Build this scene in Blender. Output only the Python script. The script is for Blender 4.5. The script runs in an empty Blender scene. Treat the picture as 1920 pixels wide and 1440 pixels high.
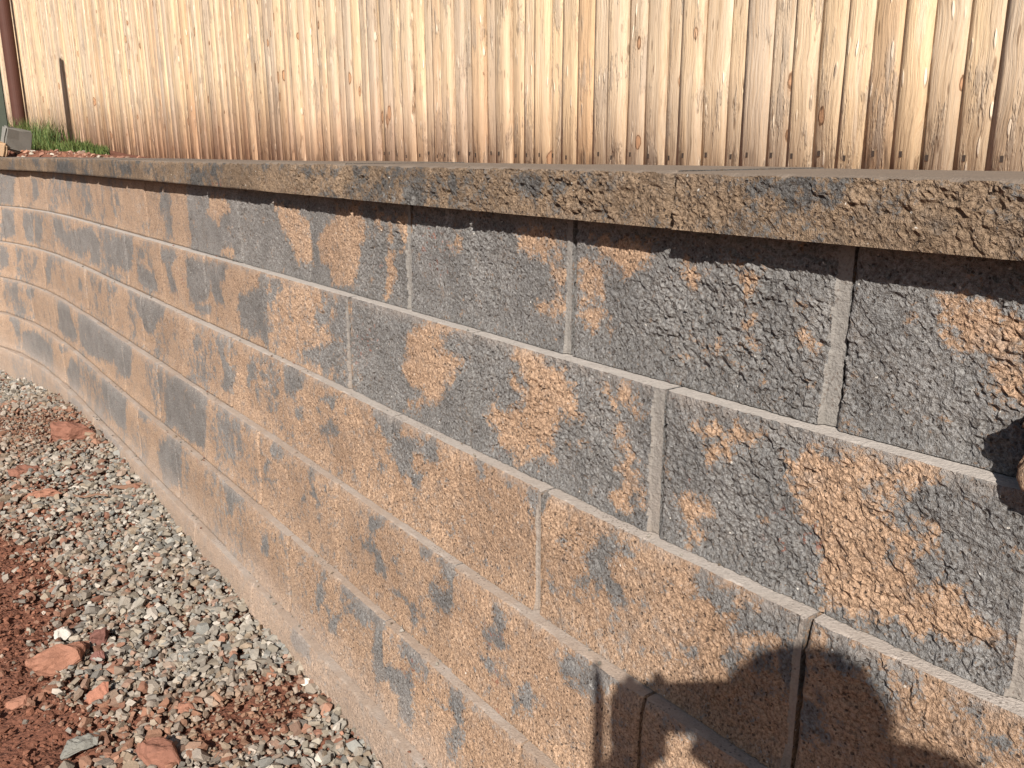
import bpy, bmesh, math, random
import numpy as np
from mathutils import Vector, Matrix

random.seed(7); RNG = np.random.default_rng(11)
S = bpy.context.scene
COL = S.collection

# ------------------------------------------------------------------ camera, sky, sun, exposure
ZO = 1.10                                   # everything below is measured from the underside of the caps, 1.1 m over the ground datum
CAM = np.array([0.0, 0.0, 0.09036 + ZO])
F_PX, PITCH, ROLL = 1643.72, 0.259210, -0.0028697
_f = np.array([0, math.cos(PITCH), -math.sin(PITCH)])
_r = np.array([1.0, 0, 0]); _u = np.cross(_r, _f)
CR = math.cos(ROLL) * _r + math.sin(ROLL) * _u
CU = -math.sin(ROLL) * _r + math.cos(ROLL) * _u
cd = bpy.data.cameras.new('camera'); cam = bpy.data.objects.new('camera', cd); COL.objects.link(cam)
M = Matrix(((CR[0], CU[0], -_f[0], CAM[0]), (CR[1], CU[1], -_f[1], CAM[1]), (CR[2], CU[2], -_f[2], CAM[2]), (0, 0, 0, 1)))
cam.matrix_world = M
cd.sensor_width = 36.0; cd.lens = 36.0 * F_PX / 1920.0; cd.clip_start = 0.02; cd.clip_end = 2000.0
S.camera = cam

LIGHT = np.array([0.11573866, 0.81897619, -0.56203431])      # the way the sunlight travels
W = bpy.data.worlds.new('World'); S.world = W; W.use_nodes = True
nt = W.node_tree; nt.nodes.clear()
sky = nt.nodes.new('ShaderNodeTexSky'); sky.sky_type = 'NISHITA'; sky.sun_disc = False
sky.sun_elevation = math.asin(-LIGHT[2]); sky.sun_rotation = math.atan2(-LIGHT[0], -LIGHT[1])
bg = nt.nodes.new('ShaderNodeBackground'); bg.inputs[1].default_value = 0.05
out = nt.nodes.new('ShaderNodeOutputWorld')
nt.links.new(sky.outputs[0], bg.inputs[0]); nt.links.new(bg.outputs[0], out.inputs[0])
sl = bpy.data.lights.new('sun', 'SUN'); sl.energy = 5.0; sl.angle = math.radians(0.53); sl.color = (1.0, 0.945, 0.87)
so = bpy.data.objects.new('sun', sl); COL.objects.link(so)
so.rotation_euler = Vector(LIGHT).to_track_quat('-Z', 'Y').to_euler(); so.location = (-2, -8, 8)
vs = S.view_settings; vs.view_transform = 'Standard'; vs.look = 'None'; vs.gamma = 1.0; vs.exposure = 0.70
vs.use_curve_mapping = False

# ------------------------------------------------------------------ helpers
def link(o, parent=None):
    COL.objects.link(o)
    if parent is not None: o.parent = parent
    return o

def tag(o, label=None, cat=None, group=None, kind=None):
    if label: o['label'] = label
    if cat: o['category'] = cat
    if group: o['group'] = group
    if kind: o['kind'] = kind
    return o

def empty(name, loc=(0, 0, 0)):
    o = bpy.data.objects.new(name, None); o.location = loc; o.empty_display_size = 0.1
    return link(o)

def npmesh(name, v, polys, mats, smooth=True, mi=None, attrs=None, colors=None):
    """v (n,3); polys: list of (m,k) int arrays; mats list; mi: material index per polygon; attrs: {name: per-vertex float}; colors: {name: per-vertex rgb}"""
    me = bpy.data.meshes.new(name)
    v = np.asarray(v, dtype=np.float32)
    me.vertices.add(len(v)); me.vertices.foreach_set('co', v.ravel())
    loops = np.concatenate([p.ravel() for p in polys]).astype(np.int32)
    tot = np.concatenate([np.full(len(p), p.shape[1]) for p in polys]).astype(np.int32)
    start = np.concatenate([[0], np.cumsum(tot)[:-1]]).astype(np.int32)
    me.loops.add(len(loops)); me.loops.foreach_set('vertex_index', loops)
    me.polygons.add(len(tot)); me.polygons.foreach_set('loop_start', start); me.polygons.foreach_set('loop_total', tot)
    for m in mats: me.materials.append(m)
    if mi is not None: me.polygons.foreach_set('material_index', np.asarray(mi, dtype=np.int32))
    me.polygons.foreach_set('use_smooth', np.full(len(tot), smooth) if np.isscalar(smooth) else np.asarray(smooth))
    for k, a in (attrs or {}).items():
        at = me.attributes.new(k, 'FLOAT', 'POINT'); at.data.foreach_set('value', np.asarray(a, dtype=np.float32))
    for k, a in (colors or {}).items():
        at = me.attributes.new(k, 'FLOAT_COLOR', 'POINT')
        c = np.ones((len(v), 4), dtype=np.float32); c[:, :3] = a; at.data.foreach_set('color', c.ravel())
    me.update(calc_edges=True); me.validate(clean_customdata=False)
    return me

def obj(name, me, parent=None, loc=(0, 0, 0)):
    o = bpy.data.objects.new(name, me); o.location = loc
    return link(o, parent)

def hash2(ix, iy, k=0):
    h = (ix.astype(np.int64) * 374761393 + iy.astype(np.int64) * 668265263 + k * 1442695041) & 0xffffffff
    h = ((h ^ (h >> 13)) * 1274126177) & 0xffffffff
    h = ((h ^ (h >> 16)) * 2246822519) & 0xffffffff
    return ((h ^ (h >> 15)) & 0xffffff) / float(0xffffff)

def vnoise(x, y, k=0):
    ix = np.floor(x); iy = np.floor(y); fx = x - ix; fy = y - iy
    fx = fx * fx * fx * (fx * (fx * 6 - 15) + 10); fy = fy * fy * fy * (fy * (fy * 6 - 15) + 10)
    a = hash2(ix, iy, k); b = hash2(ix + 1, iy, k); c = hash2(ix, iy + 1, k); d = hash2(ix + 1, iy + 1, k)
    return (a * (1 - fx) + b * fx) * (1 - fy) + (c * (1 - fx) + d * fx) * fy - 0.5

def fbm(x, y, k=0, o=4, g=0.5):
    r = 0; a = 1.0
    for i in range(o):
        r = r + a * vnoise(x * 2 ** i + 17.3 * i, y * 2 ** i - 9.1 * i, k + i); a *= g
    return r

def facets(x, y, scale, k=0, tilt=1.0):
    """broken-stone relief: every cell is a little tilted plane"""
    X = x / scale; Y = y / scale; ix = np.floor(X); iy = np.floor(Y)
    best = np.full(X.shape, 9.0); h = np.zeros(X.shape)
    for dx in (-1, 0, 1):
        for dy in (-1, 0, 1):
            cx = ix + dx; cy = iy + dy
            px = cx + hash2(cx, cy, k); py = cy + hash2(cx, cy, k + 1)
            d = (X - px) ** 2 + (Y - py) ** 2
            hh = hash2(cx, cy, k + 2) - 0.5 + tilt * ((hash2(cx, cy, k + 3) - 0.5) * (X - px) + (hash2(cx, cy, k + 4) - 0.5) * (Y - py))
            m = d < best; best = np.where(m, d, best); h = np.where(m, hh, h)
    return h

# ------------------------------------------------------------------ materials
class NT:
    def __init__(self, name, rough=0.9):
        self.m = bpy.data.materials.new(name); self.m.use_nodes = True
        self.t = self.m.node_tree; self.b = self.t.nodes['Principled BSDF']
        self.b.inputs['Roughness'].default_value = rough
        self.b.inputs['Specular IOR Level'].default_value = 0.25
    def n(self, typ, **kw):
        o = self.t.nodes.new(typ)
        for k, v in kw.items(): setattr(o, k, v)
        return o
    def put(self, sock, v):
        if hasattr(v, 'is_linked') or hasattr(v, 'links'): self.t.links.new(v, sock)
        else: sock.default_value = v
    def geo(self): return self.n('ShaderNodeNewGeometry').outputs['Position']
    def objc(self): return self.n('ShaderNodeTexCoord').outputs['Object']
    def rand(self): return self.n('ShaderNodeObjectInfo').outputs['Random']
    def attr(self, name, out='Fac'):
        a = self.n('ShaderNodeAttribute'); a.attribute_name = name; return a.outputs[out]
    def noise(self, vec, scale, detail=3, rough=0.55, out='Fac', dist=0.0):
        o = self.n('ShaderNodeTexNoise'); self.put(o.inputs['Vector'], vec)
        o.inputs['Scale'].default_value = scale; o.inputs['Detail'].default_value = detail
        o.inputs['Roughness'].default_value = rough; o.inputs['Distortion'].default_value = dist
        return o.outputs[out]
    def voro(self, vec, scale, out='Distance', feature='F1', rnd=1.0):
        o = self.n('ShaderNodeTexVoronoi', feature=feature); self.put(o.inputs['Vector'], vec)
        o.inputs['Scale'].default_value = scale; o.inputs['Randomness'].default_value = rnd
        return o.outputs[out]
    def math(self, op, a, b=0.0, c=None, clamp=False):
        o = self.n('ShaderNodeMath', operation=op); o.use_clamp = clamp
        self.put(o.inputs[0], a); self.put(o.inputs[1], b)
        if c is not None: self.put(o.inputs[2], c)
        return o.outputs[0]
    def vmath(self, op, a, b):
        o = self.n('ShaderNodeVectorMath', operation=op); self.put(o.inputs[0], a); self.put(o.inputs[1], b)
        return o.outputs[0]
    def step(self, v, lo, hi, t0=0.0, t1=1.0, kind='SMOOTHSTEP'):
        o = self.n('ShaderNodeMapRange', interpolation_type=kind)
        self.put(o.inputs[0], v)
        for i, q in zip((1, 2, 3, 4), (lo, hi, t0, t1)): self.put(o.inputs[i], q)
        return o.outputs[0]
    def mix(self, f, a, b, mode='MIX'):
        o = self.n('ShaderNodeMix', data_type='RGBA', blend_type=mode)
        self.put(o.inputs[0], f)
        for i, q in ((6, a), (7, b)):
            self.put(o.inputs[i], (*q, 1) if isinstance(q, tuple) and len(q) == 3 else q)
        return o.outputs[2]
    def scale(self, v, sc): return self.vmath('MULTIPLY', v, sc)
    def sepz(self, v, ax='Z'):
        o = self.n('ShaderNodeSeparateXYZ'); self.put(o.inputs[0], v); return o.outputs[ax]
    def color(self, c): self.put(self.b.inputs['Base Color'], (*c, 1) if isinstance(c, tuple) and len(c) == 3 else c)
    def bump(self, h, dist=0.002, strength=1.0, prev=None):
        o = self.n('ShaderNodeBump'); o.inputs['Strength'].default_value = strength; o.inputs['Distance'].default_value = dist
        self.put(o.inputs['Height'], h)
        if prev is not None: self.put(o.inputs['Normal'], prev)
        self.put(self.b.inputs['Normal'], o.outputs[0]); return o.outputs[0]

def mat_split(name, tan1, tan2, gr1, gr2, dusty_hazy=True):
    """split-face concrete: tan and charcoal run into each other, the border comes from the 'grey' attribute"""
    k = NT(name, 0.95); p = k.geo()
    n0 = k.noise(p, 9, 3); n1 = k.noise(p, 60, 5, 0.68); n2 = k.noise(p, 260, 4, 0.68); n3 = k.noise(p, 21, 5, .66)
    g = k.math('MULTIPLY_ADD', k.noise(p, 26, 4, .62), 3.4, -1.7)
    g = k.math('ADD', g, k.math('MULTIPLY', k.attr('grey'), .85))
    g = k.math('ADD', g, k.math('MULTIPLY_ADD', n1, 3.4, -1.7))
    g = k.math('ADD', g, k.math('MULTIPLY_ADD', n2, 2.8, -1.4))
    f = k.step(g, -0.36, 0.36)
    # muddy transitions and flecks inside both colours
    mud = k.math('MULTIPLY', k.step(n3, .47, .66), k.step(n1, .35, .60))
    f = k.math('MULTIPLY_ADD', mud, k.math('MULTIPLY_ADD', f, -0.50, 0.42), f, clamp=True)
    f = k.math('ADD', f, k.math('MULTIPLY_ADD', n2, .7, -.35), clamp=True)
    tan = k.mix(k.step(n0, .3, .7), tan1, tan2)
    gry = k.mix(k.step(k.noise(p, 14, 3), .3, .7), gr1, gr2)
    c = k.mix(f, tan, gry)
    hs = k.n('ShaderNodeHueSaturation'); k.put(hs.inputs['Color'], c)
    k.put(hs.inputs['Value'], k.step(k.rand(), 0, 1, 0.90, 1.08, 'LINEAR')); c = hs.outputs[0]
    # sandy grain, pits with their shade painted dark, pale chips, odd red grains, tint drift between grains
    c = k.mix(1.0, c, k.mix(k.step(n2, .30, .70), (.46, .45, .44), (1.42, 1.42, 1.42)), 'MULTIPLY')
    c = k.mix(1.0, c, k.mix(k.noise(p, 110, 2, out='Color'), (.88, .90, .93), (1.12, 1.10, 1.06)), 'MULTIPLY')
    pw = k.vmath('ADD', p, k.vmath('MULTIPLY', k.noise(p, 150, 2, out='Color'), (.006, .006, .006)))
    v = k.voro(pw, 230); vc = k.voro(pw, 230, 'Color')
    pit = k.math('MULTIPLY', k.step(v, .42, .22), k.step(k.sepz(vc, 'X'), .80, .86))
    va = k.voro(pw, 105); vca = k.voro(pw, 105, 'Color')
    pit2 = k.math('MULTIPLY', k.step(va, .26, .14), k.step(k.sepz(vca, 'X'), .84, .88))
    pit = k.math('MAXIMUM', pit, pit2)
    vb = k.voro(pw, 62); vcb = k.voro(pw, 62, 'Color')
    pit = k.math('MAXIMUM', pit, k.math('MULTIPLY', k.step(vb, .17, .10), k.step(k.sepz(vcb, 'X'), .70, .74)))
    c = k.mix(k.math('MULTIPLY', pit, .78), c, (.05, .036, .030))
    v2 = k.voro(pw, 150); vc2 = k.voro(pw, 150, 'Color')
    chip = k.math('MULTIPLY', k.step(v2, .25, .14), k.step(k.sepz(vc2, 'Y'), .972, .978))
    c = k.mix(k.math('MULTIPLY', chip, .8), c, (.62, .58, .52))
    red = k.math('MULTIPLY', k.step(k.noise(p, 85, 3), .60, .66), k.step(k.noise(p, 6, 2), .66, .72))
    c = k.mix(k.math('MULTIPLY', red, .7), c, (.25, .10, .065))
    # pale salts bloom
    eff = k.math('MULTIPLY', k.step(k.noise(p, 4.1, 2), .62, .74), k.step(n1, .46, .66))
    c = k.mix(k.math('MULTIPLY', eff, .42), c, (.50, .48, .45))
    if dusty_hazy:
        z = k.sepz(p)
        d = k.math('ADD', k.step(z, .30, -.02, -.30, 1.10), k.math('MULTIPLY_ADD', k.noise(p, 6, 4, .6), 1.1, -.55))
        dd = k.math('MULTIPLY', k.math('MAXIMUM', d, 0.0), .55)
        dd = k.math('ADD', dd, k.attr('dust_haze'))  # leftward lightening: some dust, partly haze and brighter light painted into the colour
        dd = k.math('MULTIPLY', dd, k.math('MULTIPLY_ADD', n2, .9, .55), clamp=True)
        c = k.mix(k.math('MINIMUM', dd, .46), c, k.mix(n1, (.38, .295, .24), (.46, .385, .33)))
        lip = k.math('MULTIPLY', k.attr('lip'), k.step(n1, .36, .60))
        c = k.mix(k.math('MULTIPLY', lip, .50), c, (.36, .30, .255))
    k.color(c)
    h = k.math('ADD', k.math('MULTIPLY', n2, .9), k.math('MULTIPLY', pit, -1.0))
    h = k.math('ADD', h, k.noise(p, 620, 2, .6))
    k.bump(h, 0.0032, 1.0)
    return k.m

def mat_smooth(name, a, b):
    k = NT(name, 0.92); p = k.geo()
    n1 = k.noise(p, 30, 4, .6); n2 = k.noise(p, 320, 3, .6); n3 = k.noise(p, 8, 3, .6)
    c = k.mix(n1, a, b)
    z = k.sepz(p)
    low = k.math('MULTIPLY', k.step(z, .95, .35), k.step(n3, .30, .60, .45, 1.0))
    c = k.mix(k.math('MULTIPLY', low, .85), c, k.mix(k.noise(p, 55, 4, .65), (.25, .18, .13), (.37, .28, .215)))
    c = k.mix(1.0, c, k.mix(n2, (.66, .66, .66), (1.30, 1.30, 1.30)), 'MULTIPLY')
    crumb = k.math('MULTIPLY', k.step(k.voro(p, 190), .36, .2), k.step(k.noise(p, 15, 3), .50, .60))
    c = k.mix(k.math('MULTIPLY', crumb, .75), c, (.12, .095, .08))
    k.color(c); k.bump(k.math('ADD', n2, n1), .0022, .9); return k.m

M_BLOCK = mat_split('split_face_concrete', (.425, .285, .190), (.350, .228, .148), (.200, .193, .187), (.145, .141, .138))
M_CAP = mat_split('split_face_cap_concrete', (.245, .172, .114), (.172, .120, .079), (.108, .102, .097), (.080, .076, .073), dusty_hazy=False)
M_LEDGE = mat_smooth('smooth_concrete', (.34, .305, .275), (.45, .405, .365))
M_STRIP = mat_smooth('smooth_concrete_edge', (.17, .157, .142), (.235, .217, .198))
M_CAPTOP = mat_smooth('smooth_cap_concrete', (.13, .102, .080), (.185, .148, .118))

def mat_wood():
    k = NT('weathered_picket_wood', 0.75); o = k.objc(); r = k.rand()
    off = k.n('ShaderNodeCombineXYZ'); k.put(off.inputs[0], k.math('MULTIPLY', r, 37.0)); k.put(off.inputs[1], k.math('MULTIPLY', r, 11.0)); k.put(off.inputs[2], k.math('MULTIPLY', r, 53.0))
    p = k.vmath('ADD', o, off.outputs[0])
    # grain lines bend round the knots
    kv0 = k.scale(p, (1, .4, .42)); kd0 = k.math('MULTIPLY', k.voro(kv0, 20.0), k.step(k.sepz(k.voro(kv0, 20.0, 'Color'), 'Z'), 0, 1, .95, 2.0, 'LINEAR')); kd0 = k.math('ADD', kd0, k.math('MULTIPLY_ADD', k.noise(p, 90, 3), .10, -.05))
    warp = k.vmath('MULTIPLY', k.noise(p, 7, 2, out='Color'), (.020, .020, .0))
    pw = k.vmath('ADD', p, warp)
    grain = k.noise(k.scale(pw, (1, 1, .035)), 260, 5, .65)
    streak = k.noise(k.scale(pw, (1, 1, .06)), 62, 4, .62)
    broad = k.noise(k.scale(p, (1, 1, .20)), 20, 4, .6)
    rings = k.n('ShaderNodeTexWave', wave_type='BANDS', bands_direction='X'); k.put(rings.inputs['Vector'], k.vmath('ADD', k.scale(pw, (1, 1, .08)), k.vmath('MULTIPLY', k.noise(p, 4.5, 2, out='Color'), (.05, .0, .0))))
    rings.inputs['Scale'].default_value = 46; rings.inputs['Distortion'].default_value = 2.2; rings.inputs['Detail'].default_value = 2
    tone = k.step(k.math('ADD', k.math('MULTIPLY', r, 0.5), k.math('MULTIPLY', broad, 1.0)), .45, 1.05)
    c = k.mix(tone, (.62, .455, .280), (.52, .41, .295))
    r2 = k.math('FRACT', k.math('MULTIPLY', r, 7.31)); r3 = k.math('FRACT', k.math('MULTIPLY', r, 23.7))
    c = k.mix(k.step(r2, .55, 1.0, 0, .62), c, (.42, .345, .275))
    c = k.mix(k.step(r3, .82, .95, 0, .55), c, (.50, .30, .16))
    c = k.mix(k.math('MULTIPLY', k.step(rings.outputs['Fac'], .55, .95), .20), c, (.44, .265, .135))
    c = k.mix(k.step(streak, .52, .70, 0, .68), c, (.38, .265, .165))
    c = k.mix(k.step(streak, .44, .30, 0, .55), c, (.70, .57, .43))
    c = k.mix(k.step(grain, .52, .72, 0, .46), c, (.32, .22, .14))
    # grey skin, and bark left in strips
    skin = k.math('MULTIPLY', k.step(k.noise(k.scale(p, (1, 1, .14)), 36, 5, .7), .53, .60), k.step(k.noise(p, 6, 2), .40, .56))
    c = k.mix(k.math('MULTIPLY', skin, .62), c, k.mix(grain, (.40, .335, .27), (.27, .215, .165)))
    bark = k.math('MULTIPLY', k.step(k.noise(k.scale(pw, (1, 1, .10)), 55, 5, .7), .63, .67), k.step(k.noise(k.scale(p, (1, 1, .5)), 7, 2), .54, .62))
    c = k.mix(k.math('MULTIPLY', bark, .85), c, (.20, .115, .06))
    # flecks where splinters lift: a bright one with a dark foot
    kv = k.scale(pw, (1, .5, .17)); d = k.voro(kv, 120); kc = k.voro(kv, 120, 'Color')
    fl = k.math('MULTIPLY', k.step(d, .34, .18), k.step(k.sepz(kc, 'X'), .84, .87))
    dk = k.math('MULTIPLY', k.step(d, .30, .16), k.step(k.sepz(kc, 'Y'), .86, .89))
    c = k.mix(k.math('MULTIPLY', fl, .8), c, (.82, .70, .55))
    c = k.mix(k.math('MULTIPLY', dk, .7), c, (.16, .10, .06))
    # knots
    kc0 = k.voro(kv0, 20.0, 'Color'); on = k.step(k.sepz(kc0, 'X'), .60, .62)
    c = k.mix(k.math('MULTIPLY', on, k.step(kd0, .40, .12, 0, .7)), c, (.45, .31, .20))
    c = k.mix(k.math('MULTIPLY', on, k.math('MULTIPLY', k.step(kd0, .24, .20), .8)), c, (.42, .22, .115))
    c = k.mix(k.math('MULTIPLY', on, k.math('MULTIPLY', k.step(kd0, .24, .215), k.step(kd0, .17, .205))), c, (.15, .085, .045))
    c = k.mix(k.math('MULTIPLY', on, k.step(kd0, .05, .03)), c, (.13, .07, .04))
    # soil splashed on the foot, damp dark fibres at the very end
    z = k.sepz(o)
    sp = k.math('ADD', k.step(z, .42, .0, 0, 1.15), k.math('MULTIPLY_ADD', k.noise(k.scale(p, (1, 1, .3)), 24, 4, .65), 1.3, -.70))
    c = k.mix(k.math('MULTIPLY', k.math('MULTIPLY', sp, k.attr('splash'), clamp=True), .72), c, (.42, .23, .14))
    wet = k.math('MULTIPLY', k.step(k.math('ADD', z, k.math('MULTIPLY', k.noise(k.scale(p, (1, 1, .15)), 70, 2), -.16)),   .030, -.03), k.step(streak, .50, .66))
    c = k.mix(k.math('MULTIPLY', wet, .75), c, (.12, .075, .05))
    k.color(c)
    h = k.math('ADD', grain, k.math('MULTIPLY', streak, 1.8)); h = k.math('ADD', h, k.math('MULTIPLY', skin, .8))
    h = k.math('ADD', h, k.math('MULTIPLY', fl, .9)); h = k.math('ADD', h, k.math('MULTIPLY', bark, .8))
    k.bump(h, .0026, .9); return k.m
M_WOOD = mat_wood()

def mat_soil():
    k = NT('red_soil', .95); p = k.geo()
    n = k.noise(p, 14, 5, .65); n2 = k.noise(p, 130, 4, .65)
    c = k.mix(n, (.115, .046, .029), (.20, .086, .053))
    c = k.mix(1.0, c, k.mix(n2, (.55, .55, .55), (1.45, 1.42, 1.4)), 'MULTIPLY')
    v = k.voro(p, 120); vc = k.voro(p, 120, 'Color')
    c = k.mix(k.math('MULTIPLY', k.step(v, .4, .25), k.step(k.sepz(vc, 'X'), .80, .84)), c, (.21, .105, .07))
    k.color(c); k.bump(k.math('ADD', n2, k.math('MULTIPLY', v, -.7)), .006, 1.0); return k.m
M_SOIL = mat_soil()

def mat_stone(name, attr='tint'):
    k = NT(name, .85); p = k.geo()
    c = k.attr(attr, 'Color'); n = k.noise(p, 60, 4, .65); n2 = k.noise(p, 260, 3, .6)
    c = k.mix(1.0, c, k.mix(n, (.68, .68, .68), (1.32, 1.30, 1.28)), 'MULTIPLY')
    c = k.mix(1.0, c, k.mix(n2, (.80, .80, .80), (1.2, 1.2, 1.2)), 'MULTIPLY')
    k.color(c); k.bump(k.math('ADD', n2, n), .0016, .8); return k.m
M_STONE = mat_stone('crushed_stone')

def mat_plain(name, c1, c2, sc=20, rough=.8, bump=.001, metal=0.0, stretch=(1, 1, 1)):
    k = NT(name, rough); p = k.scale(k.objc(), stretch); n = k.noise(p, sc, 4, .6); n2 = k.noise(p, sc * 9, 3, .6)
    c = k.mix(n, c1, c2); c = k.mix(1.0, c, k.mix(n2, (.82, .82, .82), (1.18, 1.18, 1.18)), 'MULTIPLY')
    k.color(c); k.b.inputs['Metallic'].default_value = metal; k.bump(n2, bump, .7); return k.m
M_RUST = mat_plain('rust_brown_paint', (.062, .025, .018), (.085, .036, .026), 14, .65, .0008)
M_GREEN = mat_plain('dull_green_paint', (.045, .055, .042), (.065, .075, .055), 14, .6, .0008)
M_NAIL = mat_plain('rusty_nail', (.03, .022, .018), (.06, .04, .03), 80, .6)
M_BARK = mat_plain('dry_bark', (.16, .085, .055), (.26, .155, .105), 30, .9, .002, 0, (1, .2, 1))
M_CHUNK = mat_plain('old_concrete', (.15, .143, .128), (.20, .19, .17), 25, .9, .002)
M_TANROCK = mat_plain('tan_sandstone', (.34, .22, .13), (.44, .31, .20), 25, .9, .002)
M_SKIN = mat_plain('skin', (.42, .25, .18), (.48, .29, .21), 20, .55, .0003)
M_CLOTH = mat_plain('dark_blue_cloth', (.035, .042, .06), (.05, .058, .08), 60, .9, .001)
M_JEAN = mat_plain('denim_cloth', (.05, .065, .10), (.075, .09, .13), 60, .9, .001)
M_HAIR = mat_plain('brown_hair', (.035, .02, .012), (.06, .035, .02), 60, .6, .002)
M_PHONE = mat_plain('black_phone_shell', (.012, .012, .013), (.02, .02, .021), 60, .35, .0001)
k_ = NT('grass_blade', .6); k_.color(k_.mix(k_.attr('tone'), (.035, .075, .018), (.13, .155, .045))); M_GRASS = k_.m

# ------------------------------------------------------------------ the curve of the wall
H, LB, SET, OVER, CAPH = 0.2, 0.46, 0.029873, 0.025902, 0.066920
SS = np.linspace(-2.6, 8.2, 2161); DS = SS[1] - SS[0]
_s = np.clip(SS, -1.0, 5.4)
TH = 2.1922546062847665 - 0.013414964750179325 * _s + 0.04295044584369942 * _s ** 2 - 0.023254360386024336 * _s ** 3 + 0.003628389909840556 * _s ** 4
_i0 = int(round((0 - SS[0]) / DS))
CX = np.cumsum(np.cos(TH)) * DS; CY = np.cumsum(np.sin(TH)) * DS
CX += 0.030240989 - CX[_i0]; CY += 1.336625526 - CY[_i0]
def wp(s, off, z):
    """a point of the wall: distance along it, out of the face towards the lane, height over the cap underside"""
    x = np.interp(s, SS, CX); y = np.interp(s, SS, CY); t = np.interp(s, SS, TH)
    return np.stack([x - np.sin(t) * off, y + np.cos(t) * off, np.asarray(z) + ZO + 0 * x], -1)

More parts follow.
